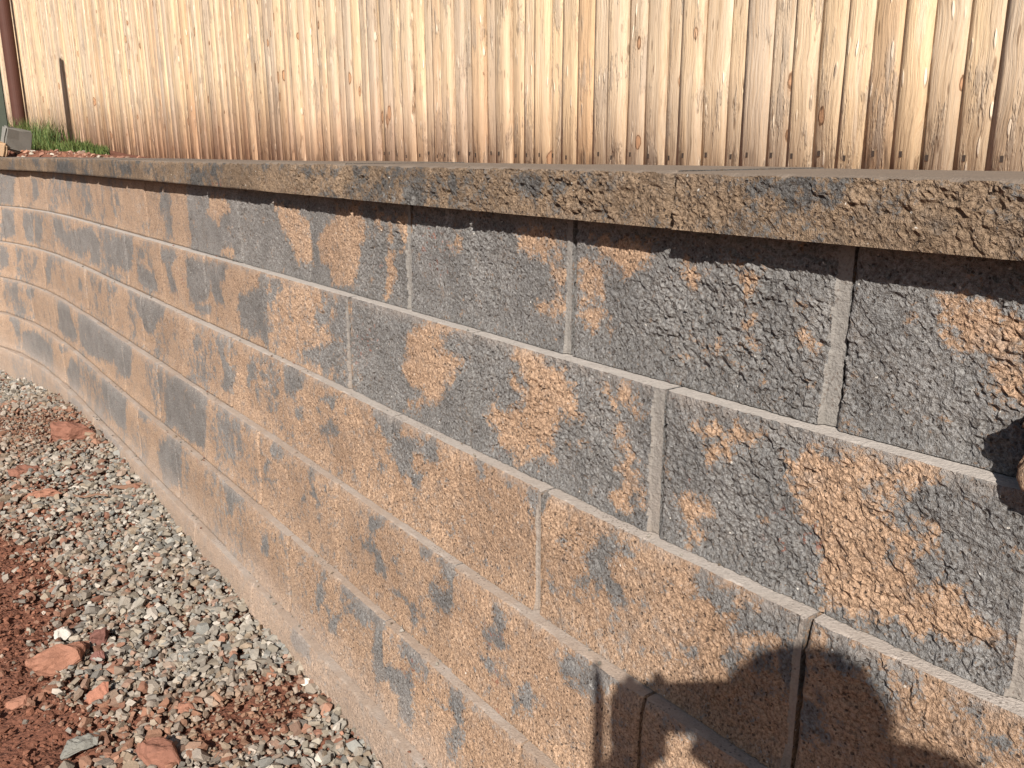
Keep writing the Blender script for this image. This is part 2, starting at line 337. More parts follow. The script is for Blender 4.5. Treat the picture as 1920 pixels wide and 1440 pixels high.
# charcoal (1) and tan (-1) patches of the split faces, per course: sign, then distance along the wall and height in mm
PATCH = {1:[[-1,-637,-48,-667,-41,-689,-51,-710,-36,-721,-110,-720,-132,-707,-142,-698,-119,-686,-95,-661,-100,-645,-75],[-1,-137,-35,-171,-26,-243,-27,-250,-44,-227,-55,-172,-61,-148,-54],[-1,-118,-73,-153,-63,-161,-94,-140,-110,-119,-106],[-1,-109,-114,-140,-116,-170,-139,-166,-149,-130,-145,-110,-134],[-1,-388,-34,-395,-33,-397,-54,-417,-55,-421,-68,-412,-74,-401,-65,-391,-50],[-1,-310,-41,-323,-51,-330,-71,-318,-75],[-1,-404,-106,-418,-101,-419,-122,-410,-127],[-1,-490,-98,-499,-99,-504,-116,-495,-118],[-1,-335,-149,-379,-138,-387,-145,-358,-156],[-1,48,-32,2,-23,-42,-36,-71,-38,-67,-45,-42,-49,-38,-70,-59,-68,-84,-81,-91,-96,-64,-99,-42,-91,-29,-73,-7,-60,43,-52],[-1,-12,-138,-43,-120,-77,-113,-85,-133,-69,-143,-43,-147,-21,-150],[-1,236,-66,215,-49,201,-51,216,-68,230,-79],[-1,706,-22,645,-22,579,-23,562,-50,588,-102,618,-157,629,-181,729,-196,752,-163,797,-144,806,-109,767,-67,719,-52],[-1,473,-38,459,-37,463,-92,451,-118,447,-159,486,-189,494,-150,480,-121],[-1,443,-26,381,-29,385,-78,426,-82,431,-45],[-1,532,-24,494,-25,497,-53,519,-51],[-1,1053,-33,932,-36,863,-61,843,-124,838,-156,954,-167,947,-124,997,-98,1036,-67],[-1,-108,-68,-135,-60,-154,-61,-155,-105,-136,-115,-113,-101],[-1,-109,-119,-148,-126,-156,-148,-141,-148,-114,-137],[-1,1519,-29,1413,-25,1365,-62,1442,-80,1465,-111,1523,-100,1581,-82],[-1,1467,-176,1375,-159,1368,-188,1457,-196],[1,2053,-37,1950,-33,1962,-97,2069,-108],[1,1989,-115,1926,-106,1965,-160,2019,-170],[1,4770,-26,4564,-23,4641,-179,4829,-195],[1,4288,-37,4205,-35,4201,-126,4303,-167,4303,-102],[1,3606,-15,3451,-12,3481,-61,3602,-72],[1,3212,-106,3077,-116,3180,-174,3281,-163]],2:[[1,4761,-211,4567,-214,4596,-352,4827,-395],[1,4407,-217,4248,-219,4329,-383,4421,-380,4454,-286],[1,4219,-226,4043,-227,4141,-342,4232,-386,4291,-371],[1,3870,-218,3656,-214,3613,-270,3053,-210,2916,-267,2941,-373,3188,-382,3404,-370,3836,-320],[1,2807,-244,2358,-192,2358,-249,2425,-341,2805,-359,2847,-320],[1,2330,-298,2099,-307,2104,-375,2180,-397,2336,-371],[1,2306,-245,2183,-235,2223,-276,2330,-298],[1,2002,-219,1857,-207,1818,-232,1898,-268,1890,-302,1844,-337,1930,-359,1948,-297,1994,-254],[1,1712,-217,1558,-213,1488,-217,1524,-319,1598,-350,1704,-359,1738,-296],[1,1686,-356,1531,-341,1540,-374,1642,-384],[1,1478,-211,1357,-204,1382,-246,1418,-270,1403,-324,1481,-334,1503,-301],[1,1278,-283,1152,-253,1047,-218,1081,-386,1168,-382,1285,-372,1288,-323],[1,1116,-199,1039,-204,1045,-235,1134,-228],[1,1033,-208,952,-199,981,-237,1023,-273,1045,-267],[1,774,-251,706,-237,682,-269,759,-281],[1,852,-368,697,-311,656,-344,707,-386,804,-384],[-1,3280,-351,3122,-329,3150,-378,3266,-389],[-1,313,-209,243,-195,150,-202,214,-222,233,-241,174,-249,170,-273,211,-295,237,-330,251,-353,351,-373,315,-347,348,-323,373,-297,356,-253],[-1,17,-203,-30,-194,-74,-214,-107,-223,-124,-235,-140,-245,-141,-269,-168,-270,-141,-277,-117,-288,-92,-308,-88,-340,-88,-362,-53,-375,-11,-391,53,-373,63,-357,94,-337,47,-305,8,-307,-16,-284,17,-260,-30,-258,-7,-229],[-1,-193,-213,-207,-220,-230,-245,-219,-242,-200,-226],[-1,-239,-218,-249,-213,-260,-228,-277,-236,-257,-243,-243,-234],[-1,-231,-270,-241,-264,-247,-283,-238,-285],[-1,-239,-305,-256,-293,-263,-301,-254,-321,-275,-333,-286,-347,-277,-368,-242,-382,-221,-376,-241,-356,-248,-336,-233,-325],[-1,-146,-313,-173,-311,-169,-317,-150,-320],[-1,-372,-238,-391,-224,-405,-227,-400,-242,-381,-247],[-1,-434,-226,-461,-213,-444,-230,-415,-253,-403,-275,-393,-291,-386,-277,-404,-254,-419,-239],[-1,-343,-338,-377,-317,-398,-324,-399,-338,-380,-354,-396,-379,-370,-389,-357,-365],[-1,-498,-240,-531,-219,-582,-209,-638,-200,-688,-195,-662,-216,-637,-235,-611,-255,-635,-267,-670,-265,-674,-278,-650,-296,-634,-305,-668,-314,-697,-314,-711,-330,-727,-339,-756,-345,-760,-359,-730,-358,-691,-373,-665,-380,-631,-384,-602,-394,-576,-390,-559,-384,-544,-362,-543,-324,-527,-292,-511,-266]],3:[[1,4761,-419,4668,-429,4667,-526,4809,-552],[1,4541,-420,4405,-417,4449,-464,4561,-518],[1,4218,-439,4136,-432,4199,-501,4249,-498],[1,3928,-407,3841,-407,3940,-551,4049,-570,4033,-492],[1,3257,-456,3208,-468,3255,-522,3304,-510],[1,2877,-419,2828,-419,2874,-480,2927,-487],[1,2648,-409,2564,-415,2598,-440,2660,-432],[1,2322,-415,2205,-400,2047,-389,1923,-395,1942,-447,2048,-477,2101,-527,2173,-534,2242,-487,2300,-452],[1,1619,-454,1567,-450,1599,-500,1633,-500],[1,1411,-409,1350,-404,1337,-467,1272,-495,1299,-547,1393,-567,1363,-508,1394,-457],[1,1149,-432,1094,-412,1084,-425,1120,-474,1180,-511],[1,1128,-509,1087,-496,1107,-534,1132,-530],[1,925,-394,785,-389,801,-421,861,-469,905,-470,933,-440],[1,865,-492,811,-488,817,-519,859,-521],[1,714,-506,645,-485,601,-493,649,-514,698,-527],[1,714,-436,618,-414,639,-439,696,-448],[1,459,-404,389,-387,325,-389,335,-427,308,-434,261,-421,272,-396,209,-396,192,-425,186,-440,230,-449,282,-454,291,-478,265,-491,286,-515,341,-511,368,-486,405,-482,388,-459,423,-439],[1,88,-408,56,-407,56,-423,78,-426],[1,429,-504,406,-497,416,-526,435,-528],[1,88,-404,56,-398,62,-421,78,-423],[1,-70,-415,-118,-388,-115,-432,-88,-435,-57,-429],[1,-217,-435,-255,-413,-286,-409,-287,-424,-251,-454,-252,-477,-274,-488,-305,-490,-296,-510,-269,-510,-242,-494,-196,-517,-190,-487,-206,-455],[1,-390,-405,-416,-405,-425,-419,-409,-433,-396,-421],[1,-418,-437,-450,-416,-488,-409,-531,-397,-564,-388,-565,-433,-535,-451,-513,-445,-491,-445,-460,-453,-436,-447],[1,-451,-496,-482,-474,-511,-460,-515,-471,-473,-507,-453,-510],[1,-510,-447,-564,-427,-561,-501,-540,-499,-524,-481],[1,-567,-390,-596,-389,-628,-402,-652,-411,-666,-437,-662,-448,-637,-434,-609,-430,-587,-422,-573,-413],[1,-643,-407,-678,-400,-692,-405,-692,-423,-670,-423],[1,-706,-415,-737,-418,-761,-426,-785,-431,-790,-439,-769,-444,-739,-434],[1,-562,-514,-583,-489,-589,-512,-564,-537]],4:[[1,4527,-609,4481,-604,4506,-711,4424,-732,4417,-768,4494,-785,4489,-725,4597,-721,4592,-683],[1,4372,-623,4184,-603,4208,-648,4343,-664],[1,3693,-599,3571,-597,3458,-607,3380,-672,3335,-740,3380,-767,3560,-771,3769,-771],[1,3219,-599,3041,-579,2760,-577,2491,-578,2317,-594,2285,-629,2361,-735,2511,-750,2601,-714,2994,-771,3264,-766,3273,-686],[1,1873,-623,1765,-595,1616,-588,1449,-590,1441,-621,1512,-782,1590,-787,1735,-790,1911,-786,1916,-712],[1,1183,-590,1103,-590,1096,-617,1137,-623],[1,1059,-622,1019,-611,1029,-628],[1,969,-603,897,-588,893,-628,930,-643,962,-629],[1,1005,-660,980,-657,1002,-707,1021,-708],[1,1005,-720,941,-700,969,-720],[1,737,-591,708,-595,705,-642,668,-655,662,-683,692,-689,709,-669,734,-633],[1,784,-689,762,-686,777,-713,793,-714],[1,428,-618,357,-597,367,-619,407,-645,417,-668,372,-674,368,-714,408,-731,420,-701,460,-692,423,-651],[1,226,-606,193,-594,201,-625,221,-633],[1,157,-614,108,-591,106,-674,125,-704,149,-694,192,-688,203,-661,153,-661,128,-643,152,-629],[1,340,-745,296,-734,282,-739,319,-751],[1,276,-751,255,-742,243,-770,264,-776],[1,-15,-629,-45,-612,-44,-685,2,-698,6,-678,-25,-656],[1,34,-735,2,-722,-34,-736,-8,-740],[1,-181,-649,-199,-615,-251,-587,-284,-586,-319,-560,-330,-570,-290,-608,-269,-644,-241,-655,-206,-653],[1,-73,-729,-116,-711,-130,-732,-102,-771,-73,-773],[1,-375,-585,-411,-573,-412,-591,-385,-603],[1,-413,-610,-448,-608,-440,-620]],5:[[1,4626,-805,4511,-791,4456,-822,4473,-885,4544,-917,4563,-858,4614,-826],[1,4402,-860,4156,-832,3816,-843,3806,-924,3901,-983,4270,-997,4480,-977],[1,3646,-814,3450,-794,3508,-836,3636,-846],[1,3381,-826,3217,-846,3277,-991,3488,-997,3549,-950],[1,3127,-792,2946,-764,2885,-793,3012,-830,3085,-814],[1,2695,-761,2487,-751,2267,-756,2404,-797,2742,-849],[1,2738,-798,2613,-783,2463,-789,2342,-794,2414,-948,2525,-960,2736,-928,2749,-862],[1,2194,-805,2040,-773,2017,-802,2078,-827,2168,-829],[1,1905,-849,1760,-783,1656,-769,1699,-943,1867,-1000,1935,-973,1959,-907],[1,1334,-788,1242,-780,1113,-766,1114,-812,1183,-843,1215,-885,1260,-893,1245,-832,1295,-812],[1,643,-819,613,-811,611,-866,659,-928,663,-889],[1,991,-856,939,-842,950,-895,989,-905],[1,605,-890,585,-881,587,-895,607,-904],[1,599,-913,539,-882,564,-932,603,-947],[1,529,-801,449,-783,369,-779,308,-771,318,-806,382,-837,424,-849,464,-834,523,-828],[1,375,-841,324,-794,337,-935,369,-948,373,-909],[1,259,-786,211,-785,186,-805,160,-817,194,-831,249,-845,269,-833],[1,326,-892,257,-861,216,-858,206,-917,223,-974,267,-992,263,-934,306,-922,329,-926],[1,143,-852,112,-849,94,-857,119,-864],[1,74,-792,28,-781,36,-855,62,-935,93,-954,97,-913,59,-869,76,-836]],6:[[1,3418,-1037,3099,-953,3054,-1109,3318,-1164,3457,-1145],[1,2786,-1010,2589,-999,2370,-995,2461,-1053,2678,-1080],[1,753,-984,686,-962,651,-1000,637,-1038,722,-1054,760,-1025],[1,503,-969,390,-951,351,-971,436,-993]],0:[[1,323,49,285,50,281,14,306,13],[1,175,52,154,53,139,17,165,19],[1,784,55,597,58,607,44,759,37],[1,-6,56,-53,59,-66,30,-45,17,-24,21],[1,-413,60,-473,64,-502,57,-486,45,-445,46],[1,-525,40,-538,47,-539,33,-529,31],[1,-580,44,-612,50,-609,33,-586,34],[1,3543,58,3271,60,3310,-1,3579,2],[1,1511,46,1419,47,1427,18,1550,20],[1,1025,60,969,57,1008,32],[1,2390,52,2216,54,2259,12,2381,15]]}


def chord(s0, s1):
    """blocks are straight: the same as wp(), but along the chord between two joints"""
    A = wp(np.array([s0]), np.zeros(1), 0)[0]; B = wp(np.array([s1]), np.zeros(1), 0)[0]
    d = (B - A)[:2]; L = np.hypot(*d); n_ = np.array([-d[1], d[0]]) / L
    def f(s, off, z):
        u_ = (np.asarray(s) - s0) / (s1 - s0); off = np.asarray(off)
        return np.stack([A[0] + d[0] * u_ + n_[0] * off, A[1] + d[1] * u_ + n_[1] * off, np.asarray(z) + ZO + 0 * u_], -1)
    return f

def patch_field(k, s, z):
    """signed distance (in units of 18 mm) to the charcoal patches of course k; ragged by noise"""
    ws = s + .010 * fbm(s * 38, z * 38, 5 + k, 3); wz = z + .010 * fbm(s * 38, z * 38, 25 + k, 3)
    # where the photograph shows nothing: streaky noise
    base = 2.6 * (fbm(s * 5.0 + 9 * k, z * 2.2 + 3.3 * k, 60 + k, 3) - .04)
    S1 = {1: 1.745, 2: 0.60}.get(k, None)
    inside = (s > -.95) & (s < 5.0)
    mud = -.80 + np.clip((s - .45) / .8, 0, 1) * (.12 + 1.9 * fbm(s * 6.0 + 4 * k, z * 3.0 + k, 160 + k, 4))
    v = np.where(inside, np.clip(mud, -1, .45), base)
    if k == 0: v = np.clip(-.55 + 1.7 * fbm(s * 6.5, z * 8, 90, 4), -1, .8)
    if S1 is not None:
        v = np.where(inside, np.maximum(v, np.clip((S1 - ws) / .018, -1, 1)), v)
    if k == 2: v = np.where((s > .6) & (s < 1.09), np.clip(-.25 + base * .6, -1, .6), v)
    for q in PATCH.get(k, []):
        sg = q[0]; P = np.array(q[1:], float).reshape(-1, 2) / 1000.0
        lo = P.min(0) - .03; hi = P.max(0) + .03
        m = (ws > lo[0]) & (ws < hi[0]) & (wz > lo[1]) & (wz < hi[1])
        if not m.any(): continue
        x = ws[m]; y = wz[m]; d = np.full(x.shape, 9.0); ins = np.zeros(x.shape, bool)
        for i in range(len(P)):
            a = P[i]; b = P[(i + 1) % len(P)]; e = b - a; L = e @ e + 1e-12
            t = np.clip(((x - a[0]) * e[0] + (y - a[1]) * e[1]) / L, 0, 1)
            d = np.minimum(d, np.hypot(x - a[0] - t * e[0], y - a[1] - t * e[1]))
            c = ((a[1] > y) != (b[1] > y)) & (x < e[0] * (y - a[1]) / (e[1] if abs(e[1]) > 1e-9 else 1e-9) + a[0])
            ins ^= c
        sd = np.clip(np.where(ins, d, -d) / .018, -1, 1)
        v[m] = np.maximum(v[m], sd) if sg > 0 else np.minimum(v[m], -sd)
    return np.clip(v, -1, 1)

STRIP = {(1, -.537): .0185, (2, -.311): .0175, (1, .385): .012, (1, -.09): .010, (3, -.096): .009, (2, -.771): .014, (3, -.558): .007, (2, .604): .006}   # joints whose dressed edge shows, and its width
def build_block(k, s0, s1, z0, z1, off, depth, name, parent, cap=False, edge_strip=True):
    """one split-face block: rough front grid, smooth top, dressed right-hand edge, plain sides and back"""
    sm = .5 * (s0 + s1); bp = chord(s0, s1)
    if sm < -1.0: st = .012
    elif sm < 0.55: st = .0027
    elif sm < 1.1: st = .0036
    elif sm < 2.1: st = .005
    else: st = .008
    nx = max(8, int((s1 - s0) / st)); ny = max(6, int((z1 - z0) / st))
    s = np.linspace(s0, s1, nx + 1); z = np.linspace(z0, z1, ny + 1)
    SG, ZG = np.meshgrid(s, z); kk = k * 7
    # relief
    rot = .62; a = SG * math.cos(rot) + ZG * math.sin(rot); c_ = -SG * math.sin(rot) + ZG * math.cos(rot)
    wx = .006 * fbm(SG * 70, ZG * 70, 3 + kk, 3); wy = .006 * fbm(SG * 70, ZG * 70, 13 + kk, 3)
    rel = .0064 * fbm(SG * 10 + 5.1 * k, ZG * 11, 40 + kk, 2)
    rel += (.0024 if not cap else .0030) * facets(a * .70 + wx, c_ + wy, .0145, 50 + kk, 1.9)
    rel += .0023 * facets(a * .75 + wx, c_ + wy, .0066, 55 + kk, 1.8)
    rel += .0024 * fbm(SG * 190, ZG * 190, 58 + kk, 2)
    fade = np.interp(sm, [-.9, .1, 1.2, 2.6], [1.22, 1.02, .80, .55]) * (1.2 if cap else [1, 1.0, 1.0, .82, .62, .52, .45][k])
    fade = fade * np.clip(.86 + 1.1 * fbm(SG * 6.5, ZG * 7.5, 66 + kk, 2), .45, 1.3)
    rel = rel * fade - (.0 if cap else .0035)
    et = np.clip((z1 - ZG) / .018, 0, 1); eb = np.clip((ZG - z0) / .014, 0, 1)
    chip = np.maximum(0, fbm(SG * 55, ZG * 3, 70 + kk, 3)) * .010
    rel = rel * (.45 + .55 * et) * (.5 + .5 * eb) - (1 - et) ** 2 * (.002 + chip * .6) - (0 if cap else .006 if k >= 3 else .003) * (np.clip(1 - (z1 - ZG) / .035, 0, 1) - np.clip(1 - (ZG - z0) / .035, 0, 1)) - (0 if cap else 1) * (1 - eb) ** 2 * .0012
    strip = np.zeros_like(SG)
    W_ = next((w for (kk_, sj), w in STRIP.items() if kk_ == k and abs(sj - s0) < .01), 0)
    if W_:
        sw = W_ * (1 + .30 * fbm(ZG * 22, ZG * 0 + s0 * 3, 80 + kk, 3))
        strip = np.clip((s0 + sw - SG) / .0022, 0, 1)
        rel = rel * (1 - strip) + strip * (-.0055 - .12 * (s0 + W_ - SG) + .0010 * fbm(SG * 150, ZG * 150, 85, 2))
    je = (.011, .0105) if cap else (.007, .0042)
    le = np.clip((s1 - SG) / je[0], 0, 1); rel -= (1 - le) ** 2 * je[1]
    re_ = np.clip((SG - s0) / je[0], 0, 1); rel -= (1 - re_) ** 2 * (je[1] if not W_ else 0)
    zz = ZG.copy(); zz[-1] -= chip[-1] * .30
    if cap:
        zz[-1] -= .002 + chip[-1] * .5; zz[-2] -= .001
    jit = (hash2(np.array([k * 31 + round(sm * 100)]), np.array([k]), 4)[0] - .5) * .004
    V = bp(SG.ravel(), (off + jit + rel).ravel(), zz.ravel())
    g = patch_field(k, SG.ravel(), ZG.ravel())
    n = (nx + 1) * (ny + 1); idx = np.arange(n).reshape(ny + 1, nx + 1)
    # wall heading runs away to the left, so from the lane s grows leftwards: wind accordingly
    q = np.stack([idx[:-1, :-1], idx[1:, :-1], idx[1:, 1:], idx[:-1, 1:]], -1).reshape(-1, 4)
    mi = np.where(strip[:-1, :-1].ravel() > .5, 2, 0)
    # top, back, bottom, sides
    bt = bp(s, np.full(nx + 1, off - depth), np.full(nx + 1, z1)); bb = bp(s, np.full(nx + 1, off - depth), np.full(nx + 1, z0))
    # a row of the top just behind the arris keeps the ledge flat
    mt = bp(s, np.full(nx + 1, off + jit - .0155), np.full(nx + 1, z1))
    V = np.concatenate([V, mt, bt, bb]); im = n + np.arange(nx + 1); it = im + nx + 1; ib = it + nx + 1
    def quad(A, B): return np.stack([A[:-1], B[:-1], B[1:], A[1:]], -1)
    Q = [q, quad(idx[-1], im), quad(im, it), quad(it, ib), quad(ib, idx[0])]
    mis = [mi, np.ones(nx), np.ones(nx), np.zeros(nx), np.zeros(nx)]
    tris = []
    for col, flip in ((0, False), (-1, True)):
        c = list(idx[:, col]) + [im[col], it[col], ib[col]]
        if flip: c = c[::-1]
        tris.append(np.array([c[::-1]]))
    polys = Q + tris
    mi_all = np.concatenate(mis + [np.zeros(len(t)) for t in tris])
    org = bp(sm, off - depth / 2, z0)
    sm_flags = np.concatenate([np.full(len(q), sm > 1.1)] + [np.zeros(nx, bool)] * 4 + [np.zeros(len(t), bool) for t in tris])
    at = {'grey': np.concatenate([g, np.full(3 * (nx + 1), 1.0)]), 'dust_haze': np.concatenate([np.clip(np.interp(SG.ravel(), [-.8, .3, 1.5, 4], [.0, .02, .10, .17]), 0, 1), np.zeros(3 * (nx + 1))]),  # pale tint ramps up leftward, painted haze on top of dust
          'lip': np.concatenate([np.clip(1 - (z1 - ZG) / .022, 0, 1).ravel(), np.zeros(3 * (nx + 1))])}
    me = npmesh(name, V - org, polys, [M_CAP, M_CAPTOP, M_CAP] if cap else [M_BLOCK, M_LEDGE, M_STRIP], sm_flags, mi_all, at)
    return obj(name, me, parent, tuple(org))

wall = tag(empty('retaining_wall', (0, 0, 0)), 'curved retaining wall of tan and charcoal split-face concrete blocks under a brown cap course', 'retaining wall')
JOINT0 = {1: -0.537, 2: -0.311, 3: -0.558, 4: -0.351, 5: 0.350, 6: 0.12}
MEAS = {1: [-.537, -.09, .385, .851, 1.30, 1.759, 2.237], 2: [-.311, .137, .604, 1.089, 1.551], 3: [-.558, -.096, .378, .834, 1.303],
        4: [-.351, .115, .591, 1.049, 1.519], 5: [-.58, -.12, .335, .822, 1.28, 1.731], 6: [-.36, .10, .56, 1.02, 1.5]}
S_RIGHT, S_LEFT = -1.75, 7.4
GAP = .0017
for k in range(1, 7):
    js = list(MEAS[k])
    while js[0] > S_RIGHT: js.insert(0, js[0] - LB)
    while js[-1] < S_LEFT: js.append(js[-1] + LB * (1 if js[-1] > -9 else 1))
    for a, b in zip(js[:-1], js[1:]):
        if k == 2 and a < -.70 < b:      # the second course stops with a rounded end short of the jutting block
            pass
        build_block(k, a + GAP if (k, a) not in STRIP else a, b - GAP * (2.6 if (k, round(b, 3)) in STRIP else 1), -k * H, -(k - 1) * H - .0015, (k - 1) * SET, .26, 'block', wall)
js = [.139 + LB * i for i in range(-4, 17)]
js[4] = .139; js[3] = -.315; js[5] = .591; js[6] = 1.026
for a, b in zip(js[:-1], js[1:]):
    build_block(0, a + .0024, b - .0024, .0005, CAPH + .003 * (hash2(np.array([round(a * 100)]), np.array([3]), 2)[0] - .5), OVER + .010 + .004 * (hash2(np.array([round(a * 100)]), np.array([5]), 2)[0] - .5), .30, 'cap_stone', wall, cap=True)

# ------------------------------------------------------------------ fence line and the ground behind the wall
FO = np.array([0.9793326, 0.90510636]); FU = np.array([-0.59222691, 0.80577124]); FN = np.array([-0.80577124, -0.59222691])
def foot(sf):                                    # height of the ground at the fence
    return ZO + np.interp(sf, [-3, 4.5, 4.9, 5.3, 5.93, 6.71, 7.68, 8.64, 9.49, 10.51, 16], [.045, .048, .062, .079, .111, .142, .189, .236, .288, .349, .62])
def mound(s_, e):                                # loose soil banked up behind the caps where the wall bends away
    return .042 * np.interp(s_, [4.7, 5.6], [0, 1]) * np.clip(e / .10, 0, 1) * (1 - e)
sf = np.concatenate([np.arange(-2.5, 4, .25), np.arange(4, 13, .08), np.arange(13, 30, 1.0)])
BACK = wp(np.linspace(-2.5, 8.1, 1500), np.full(1500, OVER - .25), np.zeros(1500))[:, :2]
rel = BACK - FO; bs = rel @ FU; bq = rel @ FN
qw = np.array([min([q for s_, q in zip(bs, bq) if abs(s_ - t) < .06] or [3.2 if t > 4 else .25]) for t in sf])
rows = [('w', 0.0), ('w', .06), ('w', .12), ('w', .25), ('w', .4), ('w', .55), ('w', .7), ('w', .85), ('w', 1.0), ('b', .3), ('b', 2.0), ('b', 12.0), ('b', 60.0), ('b', 250.0)]
V = []
for kind, t in rows:
    q = qw * (1 - t) if kind == 'w' else np.full(len(sf), -t)
    zf = foot(sf)
    e = t if kind == 'w' else 1.0
    z = (ZO + CAPH - .014) * (1 - e) + zf * e
    z = z + mound(sf, e)
    z = np.where(sf < 4.3, np.minimum(z, ZO + .045), z)
    xy = FO + np.outer(sf, FU) + q[:, None] * FN
    z = z + (.012 * fbm(xy[:, 0] * 4, xy[:, 1] * 4, 200, 3) if 0 < e < 1 and kind == 'w' else 0)
    V.append(np.concatenate([xy, z[:, None]], 1))
V = np.concatenate(V); n = len(sf); idx = np.arange(len(V)).reshape(len(rows), n)
q = np.stack([idx[:-1, :-1], idx[:-1, 1:], idx[1:, 1:], idx[1:, :-1]], -1).reshape(-1, 4)
bank = tag(obj('soil_bank', npmesh('soil_bank', V, [q], [M_SOIL])), 'red soil behind the wall rising to the fence foot', kind='structure')
del bank['label']
def bank_pt(s_, frac):                           # frac 0 at the wall, 1 at the fence
    q_ = np.interp(s_, sf, qw) * (1 - frac); e = frac
    z_ = (ZO + CAPH - .014) * (1 - e) + foot(s_) * e + mound(s_, e)
    p = FO + np.multiply.outer(s_, FU) + np.multiply.outer(q_, FN)
    return p, z_

# ------------------------------------------------------------------ fence of half-round pickets
fence = tag(empty('picket_fence', (FO[0], FO[1], ZO)), 'tall pale wooden fence of close-set half-round pickets behind the retaining wall', 'fence')
PE = [.489, .543, .594, .640, .694, .736, .791, .838, .882, .934, .976, 1.032, 1.083, 1.134, 1.185, 1.236, 1.289]
edges = list(PE)
while edges[0] > -.55: edges.insert(0, edges[0] - random.choice([.047, .052, .056, .060]))
while edges[-1] < 12.6: edges.append(edges[-1] + random.choice([.043, .046, .049, .052, .055, .058, .064]))
FANG = math.atan2(FU[1], FU[0])
def picket(a, b, i):
    w = (b - a) + random.uniform(-.002, .003); hgt = 1.72 + random.uniform(-.02, .02)
    near = a < 3.0
    nz = 9 if near else 5; nc = 7
    th = random.uniform(.0045, .0090); lean = random.uniform(-.006, .006)
    kind = random.random() < .80; kneer = random.uniform(-.75, -.15); kneel = random.uniform(.70, .92)
    if kind: kneel, kneer = -kneel, -kneer
    kneel, kneer = (-.9, .35 + .4 * random.random()) if kind else (0, 0)
    tw = random.uniform(-.14, .14); asym = random.uniform(-.25, .25)
    zl = np.concatenate([[0.0], np.sort(np.random.default_rng(i).uniform(.03, hgt - .03, nz - 2)), [hgt]]) if False else np.linspace(0, hgt, nz)
    rows = []
    for j, z in enumerate(zl):
        ww = w * (1 + random.uniform(-.035, .035)) * .5; bow = random.uniform(-.0016, .0016)
        tt = th * random.uniform(.85, 1.15)
        cs = np.linspace(-1, 1, nc); x = cs * ww + lean * (z / hgt) + bow
        if kind: prof = np.interp(cs, [-1, kneel, kneer, 1], [.15, 1.0, .92, .55]) * tt
        else: prof = np.maximum(0, 1 - np.abs(cs - asym * (1 - cs ** 2)) ** 4.0) * tt
        y = prof + .004 + tw * x
        rows.append(np.stack([x, y, np.full(nc, z)], 1)); 
        rows[-1] = np.concatenate([rows[-1], [[x[-1], -.008, z], [x[0], -.008, z]]])
    v = np.concatenate(rows); m = nc + 2; idx = np.arange(len(v)).reshape(nz, m)
    nx_ = np.roll(idx, -1, 1)
    q = np.stack([idx[:-1], idx[1:], nx_[1:], nx_[:-1]], -1).reshape(-1, 4)
    caps = [np.array([idx[0]]), np.array([idx[-1][::-1]])]
    smooth = np.ones((nz - 1, m), bool); smooth[:, -3:] = False
    sp = np.clip(np.interp(a, [0, 1.0, 2.2, 4.0, 6.5, 8], [.10, .16, .60, .95, .75, .2]) , 0, 1)
    me = npmesh('picket', v, [q] + caps, [M_WOOD], np.concatenate([smooth.ravel(), [False, False]]), None, {'splash': np.full(len(v), sp)})
    c = .5 * (a + b); d = random.uniform(-.005, .005) + (.008 if random.random() < .25 else 0)
    o = obj('picket', me, fence)
    o.location = (FU[0] * c + FN[0] * d, FU[1] * c + FN[1] * d, float(foot(c)) - ZO - .035)
    o.rotation_euler = (0, 0, FANG)
    return o, th
nail_me = npmesh('nail', np.array([[x, y, z] for z in (-.0045, .0045) for x, y in ((-.0022, 0), (.0022, 0), (.0022, .003), (-.0022, .003))]),
                 [np.array([[0, 1, 5, 4], [1, 2, 6, 5], [2, 3, 7, 6], [3, 0, 4, 7], [4, 5, 6, 7], [3, 2, 1, 0]])], [M_NAIL], False)
for i, (a, b) in enumerate(zip(edges[:-1], edges[1:])):
    o, th = picket(a, b, i)
    if -.1 < a < 2.3:
        nl = obj('nail', nail_me, o, ((b - a) * random.uniform(.05, .25), th * .98 + .002, .035 + .034 + random.uniform(-.004, .006)))
M_RAIL = M_WOOD
for zr in (.35, 1.35):
    for a in np.arange(-.5, 12.4, 2.15):
        b = a + 2.15
        za, zb = float(foot(a)) - ZO + zr, float(foot(b)) - ZO + zr
        v = []
        for s_, z_ in ((a, za), (b - .004, zb)):
            for qq, dz in ((-.0125, -.04), (-.0125, .04), (-.05, .04), (-.05, -.04)):
                v.append([FU[0] * s_ + FN[0] * qq, FU[1] * s_ + FN[1] * qq, z_ + dz])
        obj('rail', npmesh('rail', np.array(v), [np.array([[0, 1, 5, 4], [1, 2, 6, 5], [2, 3, 7, 6], [3, 0, 4, 7], [3, 2, 1, 0], [4, 5, 6, 7]])], [M_WOOD], False, None, {'splash': np.zeros(8)}), fence)

